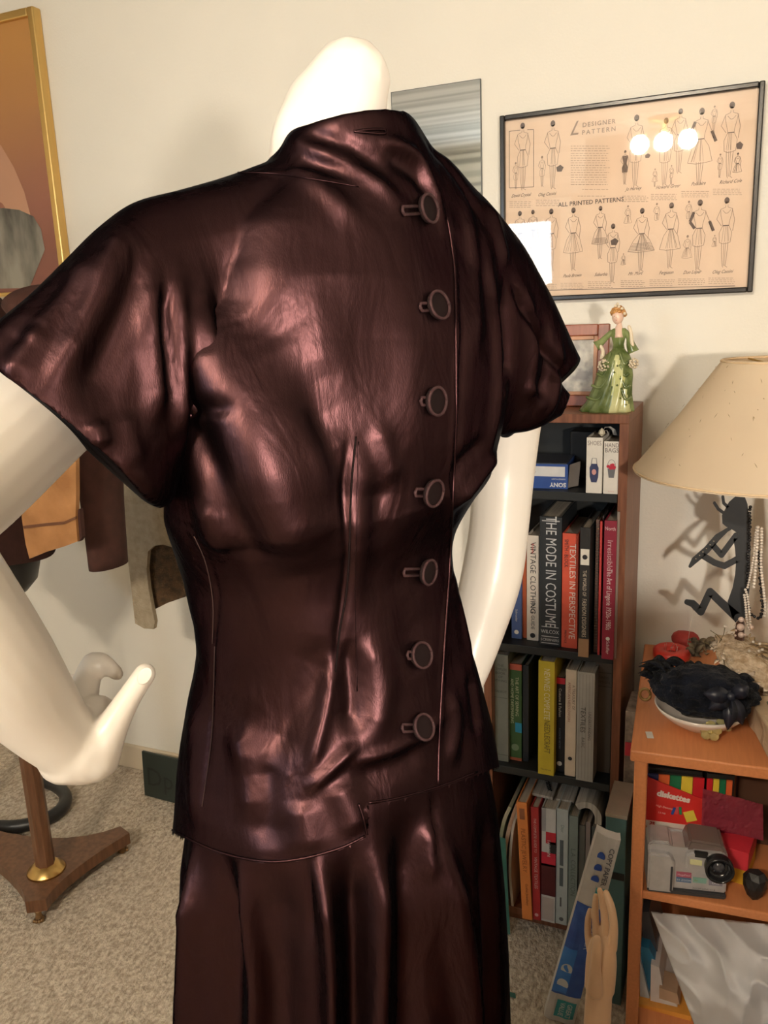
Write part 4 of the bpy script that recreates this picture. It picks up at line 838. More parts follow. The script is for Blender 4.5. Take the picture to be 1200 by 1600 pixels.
for k in range(3):
    a = k * 2.1; tube(bm, [(lx + .05, ly + .06, STp - .03), (lx + .087 * math.cos(a), ly + .087 * math.sin(a), STp - .004)], .0018, 6)
obj('shade_spider', bm, M_BRASS, lp)

# flute player silhouette, a flat steel cut-out
M_STEEL = mat('black_powder_coat', (.028, .031, .036), .38)
kf = empty('flute_player_stand', (.03, 1.72, TZ), 'flat black metal cut out flute player holding necklaces, under the lamp shade', 'jewellery stand')
ky = 1.70
def K(zx, zy): p = atY(1040 + zx * .13746, 760 + zy * .1375, ky); return (p[0], p[2])
def plate(name, polys, m=M_STEEL, th=.003, par=kf, holes=()):
    bm = bmesh.new()
    for poly in polys: prism(bm, [K(*q) for q in poly], th, Matrix.Translation((0, ky, 0)))
    return obj(name, bm, m, par)
def strip(pts, w):
    P = [np.array(p, float) for p in pts]; a, b = [], []
    for i, p in enumerate(P):
        t = P[min(i + 1, len(P) - 1)] - P[max(i - 1, 0)]; t /= np.linalg.norm(t); n = np.array([-t[1], t[0]])
        if 0 < i < len(P) - 1:
            t1 = (P[i] - P[i - 1]) / np.linalg.norm(P[i] - P[i - 1]); n1 = np.array([-t1[1], t1[0]]); k = 1 / max(.5, n.dot(n1))
        else: k = 1
        wi = w[i] if isinstance(w, list) else w; a.append(p + n * wi / 2 * k); b.append(p - n * wi / 2 * k)
    return [tuple(v) for v in a + b[::-1]]
body = [(690, 235), (640, 330), (645, 420), (690, 460), (740, 480), (830, 540), (770, 600), (790, 720), (800, 860), (790, 1000), (760, 1160), (705, 1310), (750, 1470), (790, 1545), (880, 1560), (930, 1400), (960, 1100), (965, 700), (950, 350), (930, 200), (900, 120), (800, 110), (720, 180)]
plate('body', [body])
def bar(name, lines):
    bm = bmesh.new()
    for pts, w in lines:
        ws = w if isinstance(w, list) else [w] * len(pts)
        for k in range(len(pts) - 1):
            a, b = np.array(pts[k], float), np.array(pts[k + 1], float); t = (b - a) / np.linalg.norm(b - a); n = np.array([-t[1], t[0]])
            prism(bm, [K(*q) for q in (a + n * ws[k] / 2, b + n * ws[k + 1] / 2, b - n * ws[k + 1] / 2, a - n * ws[k] / 2)], .003, Matrix.Translation((0, ky, 0)))
        for p, w_ in zip(pts, ws): prism(bm, [K(p[0] + w_ / 2 * math.cos(q), p[1] + w_ / 2 * math.sin(q)) for q in [2 * math.pi * i / 16 for i in range(16)]], .0031, Matrix.Translation((0, ky - .00005, 0)))
    return obj(name, bm, M_STEEL, kf)
bar('flute', [([(278, 908), (330, 840), (470, 720), (590, 580), (700, 495), (730, 480)], [36, 74, 78, 74, 40, 40])])
bar('arms', [([(520, 650), (635, 780), (800, 560)], 66), ([(400, 775), (560, 870), (670, 905), (830, 820)], 70)])
bar('leg', [([(240, 1315), (310, 1335), (400, 1425), (505, 1200), (640, 1330), (830, 1500)], [58, 80, 86, 86, 90, 110])])
bar('head_crest', [([(555, 190), (600, 260), (670, 310)], 34), ([(650, 120), (660, 190), (720, 250)], 34)])
bm = bmesh.new()
for zx, zy in ((345, 822), (387, 783), (425, 744), (464, 706), (506, 662), (548, 622)):
    x, z = K(zx, zy); blob(bm, Vector((x, ky - .0004, z)), .0012, .0012)
obj('finger_holes', bm, mat('hole_light', (.35, .30, .22), .8), kf, normals=False)
bm = bmesh.new(); a = K(850, 1540); lathe(bm, [(.001, TZ), (.045, TZ), (.043, TZ + .006), (.012, TZ + .012), (.008, a[1]), (.001, a[1])], (a[0], ky + .002, 0)); obj('foot', bm, mat('brown_foot', (.07, .03, .02), .4), kf, smooth=True)
# necklaces
M_PEARL = mat('grey_pearl', (.66, .60, .54), .2, .1); M_PINKP = mat('pink_pearl', (.66, .52, .47), .16, .2); M_JET = mat('jet_bead', (.01, .01, .012), .15)
def strand(px_pts, r, m, label, y=ky - .012, group=None, step=1.95, name='necklace', jig=0.0):
    P = catmull([atY(x, z, y) for x, z in px_pts], 8); bm = bmesh.new(); acc = 0.0; last = P[0]
    def put(p): bmesh.ops.create_icosphere(bm, subdivisions=1 if r < .002 else 2, radius=r * random.uniform(.92, 1.08), matrix=Matrix.Translation(Vector(p) + Vector([random.uniform(-jig, jig) for _ in range(3)])))
    put(P[0])
    for a, b in zip(P[:-1], P[1:]):
        d = np.linalg.norm(b - a); 
        while acc + d >= r * step:
            t = (r * step - acc) / d; a = a + (b - a) * t; put(a); d = np.linalg.norm(b - a); acc = 0
        acc += d
    return tag(obj(name, bm, m, smooth=True), label, 'necklace', group)
strand([(1172, 792), (1170, 850), (1168, 905), (1166, 930), (1172, 958), (1186, 965), (1191, 950), (1188, 900), (1186, 860)], .0034, M_JET, 'strand of small faceted jet black beads hanging down the back of the flute player', y=ky - .010, jig=.0012)
strand([(1182, 824), (1180, 845), (1178, 868), (1174, 890), (1171, 905), (1168, 918)], .0026, M_PEARL, 'thin strand of grey pearls, leftmost of those hanging beside the flute player', y=ky - .016)
strand([(1184, 824), (1183, 850), (1181, 880), (1179, 905), (1177, 922)], .0034, M_PEARL, 'middle strand of larger grey pearls hanging beside the flute player', y=ky - .020)
strand([(1190, 826), (1190, 850), (1189, 880), (1191, 905), (1194, 930), (1196, 950), (1195, 963)], .0030, M_PEARL, 'right hand strand of grey pearls, reaching lowest beside the flute player', y=ky - .018)
strand([(1163, 930), (1165, 945), (1166, 960), (1168, 975), (1171, 985), (1172, 968), (1170, 950), (1168, 932), (1164, 920)], .0026, M_PEARL, 'double looped bracelet of small silvery pearls hanging just above the lace hat', y=ky - .024)
bm = bmesh.new()
for x, y, r in ((1158, 968, .0055), (1157, 980, .0075), (1158, 992, .0060), (1174, 980, .0045), (1164, 992, .003), (1150, 985, .0022), (1149, 993, .0022)):
    p = atY(x, y, 1.64); bmesh.ops.create_icosphere(bm, subdivisions=2, radius=r, matrix=Matrix.Translation(p))
tube(bm, [atY(x, y, 1.64) for x, y in ((1147, 978), (1152, 970), (1160, 966), (1167, 978), (1174, 990), (1178, 1004), (1182, 1012))], .0004, 5)
tag(obj('pearl_hat_pin', bm, M_PINKP, smooth=True), 'cluster of pink pearls on wire standing out of the lace hat', 'ornament')
bm = bmesh.new(); tube(bm, [atY(1074, 1008, 1.72), atY(1083, 953, 1.72)], .0004, 5); p = atY(1083.5, 952, 1.72); bmesh.ops.create_icosphere(bm, subdivisions=2, radius=.0022, matrix=Matrix.Translation(p)); tag(obj('hat_pin', bm, M_PEARL, smooth=True), 'long pin with a small pearl head stuck upright in the red pincushion', 'pin')

# red pincushion tins
M_REDP = mat('red_plastic', (.62, .045, .03), .35)
def ringtin(px, py, ro, ri, h, m, label, name):
    c = T2(px, py); T = empty(name, (c.x, c.y, TZ + .0003), label, 'pincushion'); bm = bmesh.new()
    lathe(bm, [(ri, .002), (ro - .002, 0), (ro, .003), (ro, h - .004), (ro - .005, h), (ri + .004, h), (ri, h - .004), (ri * .98, h - .012)], (0, 0, 0), 40); obj('ring', bm, m, T, local=True, smooth=True)
    bm = bmesh.new(); lathe(bm, [(.001, .002), (ri, .002), (ri, h - .012), (.001, h - .010)], (0, 0, 0), 24); obj('inner_well', bm, mat('dark_red_well', (.20, .012, .01), .5), T, local=True, smooth=True)
    bm = bmesh.new()
    for k in range(7):
        a = k * .9; b0 = Vector((ri * .9 * math.cos(a), ri * .9 * math.sin(a), h - .01)); b1 = b0 + Vector((random.uniform(-.006, .006), random.uniform(-.006, .006), .018)); tube(bm, [b0, b1], .0004, 4); bmesh.ops.create_icosphere(bm, subdivisions=1, radius=.0012, matrix=Matrix.Translation(b1))
    obj('pins', bm, mat('pin_metal', (.6, .55, .5), .3, .7), T, local=True); return T
ringtin(1049, 1026, .040, .016, .020, M_REDP, 'bright red ring shaped pin holder, nearer of the two red ones on the side table', 'pin_holder')
c = T2(1070, 1008); bm = bmesh.new(); lathe(bm, [(.001, 0), (.026, 0), (.030, .006), (.031, .014), (.027, .022), (.018, .028), (.001, .030)], (c.x, c.y + .01, TZ + .0003), 40); tag(obj('pincushion', bm, noisy('dark_red_cloth', (.36, .03, .025), (.45, .05, .04), 60, .6), smooth=True), 'darker red domed pincushion behind the bright red ring', 'pincushion')
# scrap label
bm = bmesh.new(); c = T2(1015, 1149); box(bm, (-.006, -.012, 0), (.006, .012, .0006), 0, 0, Matrix.Translation((c.x, c.y, TZ + .0006)) @ Matrix.Rotation(.25, 4, 'Z')); tag(obj('paper_tag', bm, cm((.66, .64, .62))), 'tiny white paper tag lying at the front left corner of the side table', 'tag')

# white bowl holding the navy hat
bcx = Vector((-.042, 1.528, TZ + .0004))
bm = bmesh.new(); rings = []
for r, z in [(.001, 0), (.036, 0), (.042, .004), (.060, .016), (.074, .030), (.080, .040), (.077, .040), (.071, .030), (.056, .018), (.001, .008)]:
    rings.append([bcx + Vector((r * 1.03 * math.cos(t) * (1 + (.03 * math.cos(8 * t) if r > .08 else 0)), r * math.sin(t) * (1 + (.03 * math.cos(8 * t) if r > .08 else 0)), z)) for t in [2 * math.pi * k / 64 for k in range(64)]])
loft(bm, rings); M_CHINA = mat('white_china', (.74, .68, .64), .15); tag(obj('china_bowl', bm, M_CHINA, smooth=True), 'white glazed china bowl with a wavy rim under the navy hat', 'bowl')
M_NAVY = noisy('navy_velvet', (.0015, .002, .005), (.008, .011, .022), 30, .85, 0.4, 260, (1, .5, 1), spec=.15); M_NAVY.node_tree.nodes['Principled BSDF'].inputs['Sheen Weight'].default_value = .06
hat = empty('navy_hat', bcx + Vector((0, 0, .03)), 'crumpled navy velvet hat with a bow and feathers sitting in the white bowl', 'hat')
bm = bmesh.new(); bmesh.ops.create_icosphere(bm, subdivisions=5, radius=1.0)
for v in bm.verts:
    n = v.co.normalized(); d = 1 + .12 * noise.noise(n * 2.2 + Vector((3, 1, 0))) + .09 * noise.noise(n * 5) - .09 * abs(noise.noise(n * 4 + Vector((7, 2, 1)))) * 2 + .06 * abs(noise.noise(Vector((n.x * 3, n.y * 9, n.z * 12))))
    v.co = bcx + Vector((n.x * .094 * d + .004, n.y * .070 * d + .004, .068 + n.z * .042 * d))
obj('crown', bm, M_NAVY, hat, smooth=True)
bm = bmesh.new()
def leafy(bm, a, b, w, up, n=9, curl=.0):
    a, b = Vector(a), Vector(b); d = b - a; s = d.cross(Vector(up)).normalized(); u = Vector(up).normalized(); rings = []
    for i in range(n + 1):
        t = i / n; c = a + d * t + u * (math.sin(math.pi * t) * curl); ww = w * math.sin(math.pi * (.08 + .9 * t)) ; 
        rings.append([c - s * ww + u * ww * .35, c + u * .0008, c + s * ww + u * ww * .35, c - u * .0008])
    loft(bm, rings)
for k in range(30):
    a = math.radians(130 + 70 * random.random()); st = bcx + Vector((-.055 + random.uniform(-.02, .03), .02 + random.uniform(-.02, .03), .082 + random.uniform(-.02, .015)))
    leafy(bm, st, st + Vector((-.055 * random.uniform(.5, 1), random.uniform(-.02, .045), random.uniform(-.035, .012))), .010, (random.uniform(-.5, .5), random.uniform(-.6, 0), 1), curl=.012)
for k in range(22):
    st = bcx + Vector((random.uniform(-.04, .05), .035 + random.uniform(-.03, .02), .086)); leafy(bm, st, st + Vector((random.uniform(-.05, .06), random.uniform(-.01, .03), random.uniform(-.01, .015))), .011, (random.uniform(-.5, .5), -.5, 1), curl=.010)
obj('feathers', bm, M_NAVY, hat, smooth=True)
bm = bmesh.new()
kn = bcx + Vector((.050, -.050, .088))
for d, w in (((-.045, -.012, .004), .015), ((-.035, -.016, -.022), .013), ((.028, -.002, .024), .013), ((.022, -.012, -.046), .013), ((-.002, -.022, -.055), .012)): leafy(bm, kn, kn + Vector(d), w, (.1, -1, .5), curl=.012)
bmesh.ops.create_icosphere(bm, subdivisions=2, radius=.011, matrix=Matrix.Translation(kn)); obj('bow', bm, noisy('navy_satin', (.006, .008, .018), (.016, .020, .040), 40, .4), hat, smooth=True)
# glass flower pins at the rim
M_YGL = mat('yellow_glass', (.66, .58, .26), .08, 0, .8); M_YGL.node_tree.nodes['Principled BSDF'].inputs['Transmission Weight'].default_value = .45
def gflower(px, py, z, r, label, m):
    c = Vector(atZ(px, py, z)); bm = bmesh.new()
    for k in range(5):
        a = 2 * math.pi * k / 5 + .3; bmesh.ops.create_icosphere(bm, subdivisions=2, radius=r * .52, matrix=Matrix.Translation(c + Vector((r * .62 * math.cos(a), -.003, r * .62 * math.sin(a)))) @ Matrix.Diagonal((1, .45, 1, 1)))
    bmesh.ops.create_icosphere(bm, subdivisions=2, radius=r * .25, matrix=Matrix.Translation(c + Vector((0, -.006, 0)))); tag(obj('glass_flower', bm, m), label, 'ornament')
gflower(1110, 1141, TZ + .022, .018, 'yellow glass flower at the front rim of the white bowl, larger of two', M_YGL)
gflower(1133, 1130, TZ + .022, .014, 'smaller olive tinted glass flower right of the yellow one by the bowl', mat('olive_glass', (.36, .33, .16), .1, 0, .8))
bm = bmesh.new(); p = atZ(1008, 1085, TZ + .018); tube(bm, [Vector(p) + Vector((.010 * math.cos(t), 0, .012 * math.sin(t))) for t in [2 * math.pi * k / 16 for k in range(17)]], .003, 7); tag(obj('bowl_ornament', bm, mat('dull_gilt', (.35, .25, .10), .3, .7), smooth=True), 'small dull gilt ring at the left rim of the white bowl', 'ornament')
# cream lace hat
M_LACE = noisy('cream_lace', (.46, .33, .21), (.74, .62, .48), 75, .85, .8, 160)
lh = empty('lace_hat', (.045, 1.70, TZ), 'cream and tan lace and straw hat with netting behind the navy hat', 'hat')
bm = bmesh.new(); bmesh.ops.create_icosphere(bm, subdivisions=5, radius=1.0); lc = Vector((.062, 1.690, TZ + .062)); rt = Matrix.Rotation(math.radians(24), 3, 'Y')
for v in bm.verts:
    n = v.co.normalized(); d = 1 + .16 * noise.noise(n * 3) + .08 * noise.noise(n * 9) + .04 * noise.noise(n * 24)
    v.co = lc + rt @ Vector((n.x * .092 * d, n.y * .095 * d, n.z * .034 * d))
obj('crown', bm, M_LACE, lh, smooth=True)
bm = bmesh.new()
for k in range(46):
    a = random.uniform(2.4, 5.4); r = random.uniform(.078, .098); c = lc + rt @ Vector((r * math.cos(a), r * math.sin(a), random.uniform(-.012, .012))); leafy(bm, c, c + Vector((random.uniform(-.018, .012), random.uniform(-.02, .0), random.uniform(-.018, .01))), random.uniform(.004, .008), (random.uniform(-.5, .5), -.6, .8), n=5, curl=.004)
obj('lace_ruffle', bm, noisy('white_lace', (.62, .50, .40), (.82, .74, .64), 90, .8, .5, 200), lh, smooth=True)
bm = bmesh.new()
for k in range(34):
    a = random.uniform(0, 6.28); r = random.uniform(.0, .07); c = lc + rt @ Vector((r * math.cos(a), r * math.sin(a), .033)); leafy(bm, c, c + Vector((random.uniform(-.03, .03), random.uniform(-.03, .01), random.uniform(-.004, .012))), random.uniform(.003, .007), (0, -.4, 1), n=5, curl=.005)
obj('tan_leaves', bm, noisy('tan_leaf', (.38, .26, .14), (.58, .44, .28), 50, .7), lh, smooth=True)
for x, y in ((1133, 979), (1187, 1006), (1191, 1015), (1186, 1017), (1171, 1017), (1177, 1003)):
    bm = bmesh.new(); bmesh.ops.create_icosphere(bm, subdivisions=2, radius=.0030, matrix=Matrix.Translation(atY(x, y, 1.62))); obj('seed_pearl', bm, M_PEARL, lh, smooth=True)
bm = bmesh.new()
for a, b in (((1128, 1000), (1110, 985)), ((1120, 1005), (1117, 992)), ((1124, 1004), (1133, 979)), ((1180, 1010), (1187, 1006)), ((1115, 1012), (1100, 1003))): tube(bm, [atY(*a, 1.64), atY((a[0] + b[0]) / 2 + 2, (a[1] + b[1]) / 2, 1.63), atY(*b, 1.62)], .0007, 5)
obj('wire_stems', bm, mat('olive_wire', (.16, .13, .06), .6), lh)
# dark trimmings heap between pincushion and lace hat
bm = bmesh.new()
for k in range(26):
    p = T2(1092 + random.uniform(-14, 14), 1022 + random.uniform(-12, 12)); leafy(bm, (p.x, p.y, TZ + .012), (p.x + random.uniform(-.03, .03), p.y + random.uniform(-.02, .02), TZ + random.uniform(.012, .035)), .007, (0, -.5, 1), n=5, curl=.006)
tag(obj('trimming', bm, noisy('dark_trimming', (.035, .028, .018), (.28, .22, .14), 30, .7), smooth=True), 'tangle of dark and tan hat trimmings between the pincushions and the lace hat', 'trimmings')
# beige box with green window at the right edge
M_BEIGE = noisy('beige_paper', (.44, .33, .22), (.56, .44, .31), 14, .8, .3, 60)
gb = empty('gift_box', (.12, 1.50, TZ), 'crumpled beige paper covered box with a grey green film window at the right edge', 'box', rz=.25)
bm = bmesh.new(); box(bm, (-.060, -.085, .0004), (.12, .10, .050), 0, .004); bmesh.ops.subdivide_edges(bm, edges=bm.edges[:], cuts=5, use_grid_fill=True)
for v in bm.verts: v.co += Vector((noise.noise(v.co * 40), noise.noise(v.co * 40 + Vector((5, 0, 0))), noise.noise(v.co * 40 + Vector((0, 5, 0))))) * .006
for v in bm.verts: v.co.z = max(v.co.z, .0004)
obj('carton', bm, M_BEIGE, gb, local=True)
bm = bmesh.new(); box(bm, (-.038, -.045, .052), (.10, .06, .0565), 0, .002); obj('film_window', bm, mat('grey_green_film', (.20, .22, .15), .12), gb, local=True)
bm = bmesh.new(); box(bm, (-.05, -.099, -.04), (.12, -.094, .030), 0, .002); bmesh.ops.subdivide_edges(bm, edges=bm.edges[:], cuts=4, use_grid_fill=True)
for v in bm.verts: v.co += Vector((0, noise.noise(v.co * 30) * .012, noise.noise(v.co * 25) * .008))
obj('hanging_flap', bm, M_BEIGE, gb, local=True)
bm = bmesh.new(); box(bm, (-.005, -.104, -.012), (.05, -.101, .010)); obj('printed_patch', bm, mat('grey_print', (.22, .24, .19), .7), gb, local=True)

# things on the table's shelf
def frame_on(pl, pr_, z):   # frame: x from left to right contact, y away, z up
    a = Vector(atZ(*pl, z)); b = Vector(atZ(*pr_, z)); x = (b - a).normalized(); return a, b, math.atan2(x.y, x.x), (b - a).length
a, b, rz, wid = frame_on((1010, 1391), (1134, 1405), SZ)
cmr = empty('digital_camera', a + Vector((0, 0, .0004)), 'boxy silver digital camera with black round lens on the side table shelf', 'camera', rz=rz)
W_ = wid; H_ = W_ * .745
M_SILV = noisy('silver_plastic', (.44, .43, .44), (.50, .49, .50), 60, .28, metal=.35); M_DGR = mat('dark_grey_plastic', (.045, .045, .05), .4)
def cpart(name, poly, y0, y1, m, bev=.0): bm = bmesh.new(); vs = prism(bm, [(x * W_, z * H_) for x, z in poly], (y1 - y0), Matrix.Translation((0, y0, 0))); \
    (bmesh.ops.bevel(bm, geom=bm.edges[:], offset=bev, segments=2, affect='EDGES') if bev else None); return obj(name, bm, m, cmr, local=True)
cpart('base', [(0.01, 0), (.99, 0), (1, .09), (.0, .09)], -.004, .058, M_DGR, .002)
cpart('body', [(0, .07), (1, .08), (1, .86), (.93, .93), (.60, .95), (.55, .90), (.30, .90), (.26, .98), (.04, .98), (0, .93)], .002, .060, M_SILV, .003)
cpart('grip', [(0.0, .07), (.33, .07), (.33, .74), (.28, .80), (.24, .84), (0, .84)], -.012, .010, M_SILV, .004)
cpart('grip_ridge', [(.285, .12), (.31, .12), (.31, .62), (.285, .62)], -.0145, -.010, M_DGR, .001)
cpart('top_plate', [(.04, .95), (.27, .95), (.27, 1.0), (.04, 1.0)], .004, .055, M_SILV, .002)
cpart('viewfinder_housing', [(.47, .60), (.52, .50), (.95, .50), (1.0, .58), (1.0, .84), (.93, .94), (.55, .94), (.47, .86)], -.010, .004, M_SILV, .003)
cpart('hood', [(.46, .88), (1.0, .86), (.93, 1.06), (.52, 1.10)], .000, .058, mat('smoky_plastic', (.16, .12, .11), .2), .004)
cpart('flash_window', [(.52, .70), (.67, .69), (.67, .79), (.52, .80)], -.0115, -.009, mat('flash_lens', (.62, .62, .35), .1), .0005)
cpart('viewfinder', [(.57, .84), (.74, .83), (.74, .95), (.57, .96)], -.0105, -.005, BLACKM, .001)
bm = bmesh.new(); lathe(bm, [(.0235, 0), (.025, .004), (.025, .020), (.0225, .022), (.0205, .019), (.020, .010), (.012, .006), (.001, .008)], n=40)
bmesh.ops.transform(bm, matrix=Matrix.Translation((.87 * W_, -.008, .73 * H_)) @ Matrix.Rotation(math.pi / 2, 4, 'X') @ Matrix.Diagonal((W_ / .14,) * 2 + (1, 1)), verts=bm.verts); obj('lens', bm, mat('lens_black', (.012, .012, .014), .18), cmr, local=True, smooth=True)
bm = bmesh.new(); lathe(bm, [(.001, .0), (.011, .0), (.010, .003), (.001, .005)], n=28); bmesh.ops.transform(bm, matrix=Matrix.Translation((.87 * W_, -.016, .73 * H_)) @ Matrix.Rotation(math.pi / 2, 4, 'X'), verts=bm.verts); obj('lens_glass', bm, mat('lens_glass', (.05, .05, .06), .04, spec=1.0), cmr, local=True, smooth=True)
bm = bmesh.new(); bmesh.ops.create_uvsphere(bm, u_segments=20, v_segments=10, radius=.006, matrix=Matrix.Translation((.13 * W_, .012, .98 * H_)) @ Matrix.Diagonal((1, 1, .5, 1))); obj('shutter_button', bm, M_SILV, cmr, local=True, smooth=True)
for nm, x0, x1, z0, z1, c in (('pink_sticker', .37, .56, .34, .44, (.45, .10, .16)), ('blue_sticker', .37, .56, .24, .33, (.08, .16, .30)), ('teal_sticker', .58, .75, .26, .36, (.22, .42, .36)), ('grey_sticker', .78, .95, .24, .34, (.24, .22, .28))):
    cpart(nm, [(x0, z0), (x1, z0), (x1, z1), (x0, z1)], .0005, .002, cm(c, .3))
for s, x, z, sz, c in (('MegaPixel', .465, .39, .0055, (.8, .6, .65)), ('3X ZOOM', .465, .285, .0055, (.7, .75, .8)), ('6x', .62, .31, .006, (.2, .25, .05)), ('EASE', .865, .29, .006, (.75, .75, .8)), ('ZOOM LENS 1:1.8', .72, .15, .005, (.1, .1, .1))):
    b2 = text_bm(s, sz); bmesh.ops.transform(b2, matrix=Matrix.Translation((x * W_, .0003, z * H_)), verts=b2.verts); obj('lettering', b2, cm(c), cmr, local=True, normals=False)
# carton under the diskettes
a2, b2_, rz2, w2 = frame_on((1060, 1350), (1166, 1391), SZ)
a2 = b2_ - Vector((math.cos(rz2 * .6), math.sin(rz2 * .6), 0)) * .14; rz2 *= .6
yb = empty('yellow_carton', a2 + Vector((0, .012, .0004)), 'red and yellow cardboard box behind the camera, under the diskette box', 'box', rz=rz2)
bh = atY(1100, 1300, a2.y + .03)[2] - SZ
bm = bmesh.new(); box(bm, (0, 0, 0), (.14, .09, bh)); 
obj('carton', bm, cm((.72, .42, .02)), yb, local=True)
bm = bmesh.new(); box(bm, (-.0003, -.0004, bh * .45), (.1404, .0905, bh + .0003)); obj('red_upper', bm, cm((.60, .03, .05)), yb, local=True)
# diskette box, corner towards the viewer
dz = SZ + bh + .001
pc = Vector(atZ(1098, 1298, dz)); pL = Vector(atZ(1008, 1289, dz))
lv = (pL - pc); lw = lv.length; lv.normalize(); rv = Vector((lv.y, -lv.x, 0)); rv = rv if rv.y > 0 else -rv
h1 = atY(1098, 1250, pc.y)[2] - dz; hL = atY(1012, 1214, pL.y)[2] - dz; hS = -.007 + atY(1055, 1204, (pc.y + pL.y) / 2 + .014)[2] - dz; hB = atY(1055, 1192, (pc.y + pL.y) / 2 + .04)[2] - dz
db = empty('diskette_box', pc, 'red box of diskettes with coloured disks showing behind its slanted front', 'box')
def dq(u, v, z): return pc + lv * u * lw + rv * v * .09 + Vector((0, 0, z))
def hexa(bm, P, mi=0):
    v = [bm.verts.new(p) for p in P]
    for f in ((0, 1, 2, 3), (4, 5, 6, 7), (0, 1, 5, 4), (1, 2, 6, 5), (2, 3, 7, 6), (3, 0, 4, 7)): g = bm.faces.new([v[i] for i in f]); g.material_index = mi
def slab(name, u0, u1, v0, v1, z0, za, zb, m, par=None):     # za at u0, zb at u1
    bm = bmesh.new(); hexa(bm, [dq(u0, v0, z0), dq(u1, v0, z0), dq(u1, v1, z0), dq(u0, v1, z0), dq(u0, v0, za), dq(u1, v0, zb), dq(u1, v1, zb), dq(u0, v1, za)]); return obj(name, bm, m, par or db)
slab('front_panel', 0, 1, 0, .03, 0, h1, hL, cm((.68, .035, .03), .35))
slab('white_band', 0, 1, -.012, 0, 0, .008, .012, cm((.72, .66, .60)))
slab('white_flap', -.18, .22, -.03, -.014, .0, .012, .014, cm((.72, .66, .60)))
slab('side_panel', 0, .03, .03, 1, 0, h1, h1, cm((.45, .02, .03), .35)); slab('side_panel', .97, 1, .03, 1, 0, hL, hL, cm((.60, .035, .03), .35))
M_DISK = cm((.02, .02, .02), .35)
for k in range(20): slab('diskette', .04, .96, .12 + k * .044, .12 + k * .044 + .034, .002, hB - .006 * (k % 3 == 0), hB - .006 * (k % 3 == 0), M_DISK)
for j_, c in enumerate([(.62, .02, .03), (.80, .62, .06), (.01, .16, .07), (.72, .14, .04), (.03, .05, .22)]): slab('colour_label', .01 + j_ * .197, .01 + j_ * .197 + .19, .06, .10, .004, hS, hS, cm(c, .35))
FM = Matrix.Identity(4)
for i in range(3): FM[i][0] = -lv[i]; FM[i][1] = rv[i]; FM[i][2] = (0, 0, 1)[i]; FM[i][3] = (pc + lv * lw)[i]
for s_, x, z, sz, c, bo in (('diskettes', .47 * lw, h1 * 1.03, .017, (.85, .75, .70), .0009), ('High Density', .32 * lw, h1 * .66, .006, (.8, .65, .6), 0), ('2.0 MB', .28 * lw, h1 * .46, .005, (.8, .65, .6), 0), ('25', .12 * lw, .006, .010, (.5, .03, .02), .0005)):
    q_ = text_bm(s_, sz, bold=bo); L_ = max(v.co.x for v in q_.verts) * 2; sc = min(1, .66 * lw / L_)
    bmesh.ops.transform(q_, matrix=FM @ Matrix.Translation((x, -.0016 if s_ == '25' else -.0006, z)) @ Matrix.Rotation(.16, 4, 'Y') @ Matrix.Diagonal((sc, 1, 1, 1)), verts=q_.verts); obj('lettering', q_, cm(c), db, normals=False)
for x, z, an, c in ((.48, .50, .3, (.03, .08, .35)), (.54, .53, .15, (.7, .1, .1)), (.60, .53, -.1, (.02, .25, .1)), (.77, .38, -.35, (.8, .65, .08))):
    bm = bmesh.new(); q1 = .008 if x < .7 else .011; box(bm, (-q1 * (.3 if x < .7 else .9), -.0010 - x * .0005, -q1), (q1 * (.3 if x < .7 else .9), -.0004, q1), 0, 0, FM @ Matrix.Translation((x * lw, 0, z * h1 + .004)) @ Matrix.Rotation(an, 4, 'Y')); obj('printed_disk', bm, cm(c), db)
d2 = empty('diskette_box', pc - lv * .05, 'second diskette box beside the first, wrapped in maroon plastic', 'box')
slab('maroon_panel', -.98, -.02, 0, .03, 0, h1 * .72, h1 * 1.12, cm((.24, .012, .04), .25), d2)
for k in range(14): slab('diskette', -.50, -.04, .12 + k * .06, .12 + k * .06 + .045, .002, hB, hB, M_DISK, d2)
for j_, c in enumerate([(.72, .14, .04), (.01, .16, .07), (.80, .62, .06), (.62, .02, .03)]): slab('colour_label', -.46 + j_ * .11, -.46 + j_ * .11 + .10, .05, .10, .004, hS, hS, cm(c, .35), d2)
# crumpled purple film over the diskette box's right side
def film(name, P4, m, label, cat, nu=26, nv=16, amp=.006, seed=0, sub=None, par=None, th=0.0006):
    bm = bmesh.new(); P4 = [Vector(p) for p in P4]; nrm = (P4[1] - P4[0]).cross(P4[3] - P4[0]).normalized(); g = []
    for j in range(nv + 1):
        row = []
        for i in range(nu + 1):
            u, v = i / nu, j / nv; p = (P4[0] * (1 - u) + P4[1] * u) * (1 - v) + (P4[3] * (1 - u) + P4[2] * u) * v
            d = noise.noise(Vector((u * 6 + seed, v * 5, 0))) + .6 * abs(noise.noise(Vector((u * 13, v * 11 + seed, 3)))) * 2 - .5
            row.append(bm.verts.new(p + nrm * d * amp))
        g.append(row)
    for j in range(nv):
        for i in range(nu): bm.faces.new((g[j][i], g[j][i + 1], g[j + 1][i + 1], g[j + 1][i]))
    bmesh.ops.solidify(bm, geom=bm.faces[:], thickness=th)
    o = obj(name, bm, m, par)
    return tag(o, label, cat) if label else o
M_FILM = mat('purple_film', (.42, .06, .10), .16, spec=.8); M_FILM.node_tree.nodes['Principled BSDF'].inputs['Alpha'].default_value = .80
yy = pc.y - .012
film('plastic_bag', [atY(1096, 1290, pc.y - .015), atY(1193, 1314, pc.y + .0), atY(1192, 1257, pc.y + .0), atY(1098, 1232, pc.y - .010)], M_FILM, 'crinkled maroon plastic packet draped over the right of the diskette box', 'bag', amp=.0022, seed=4)
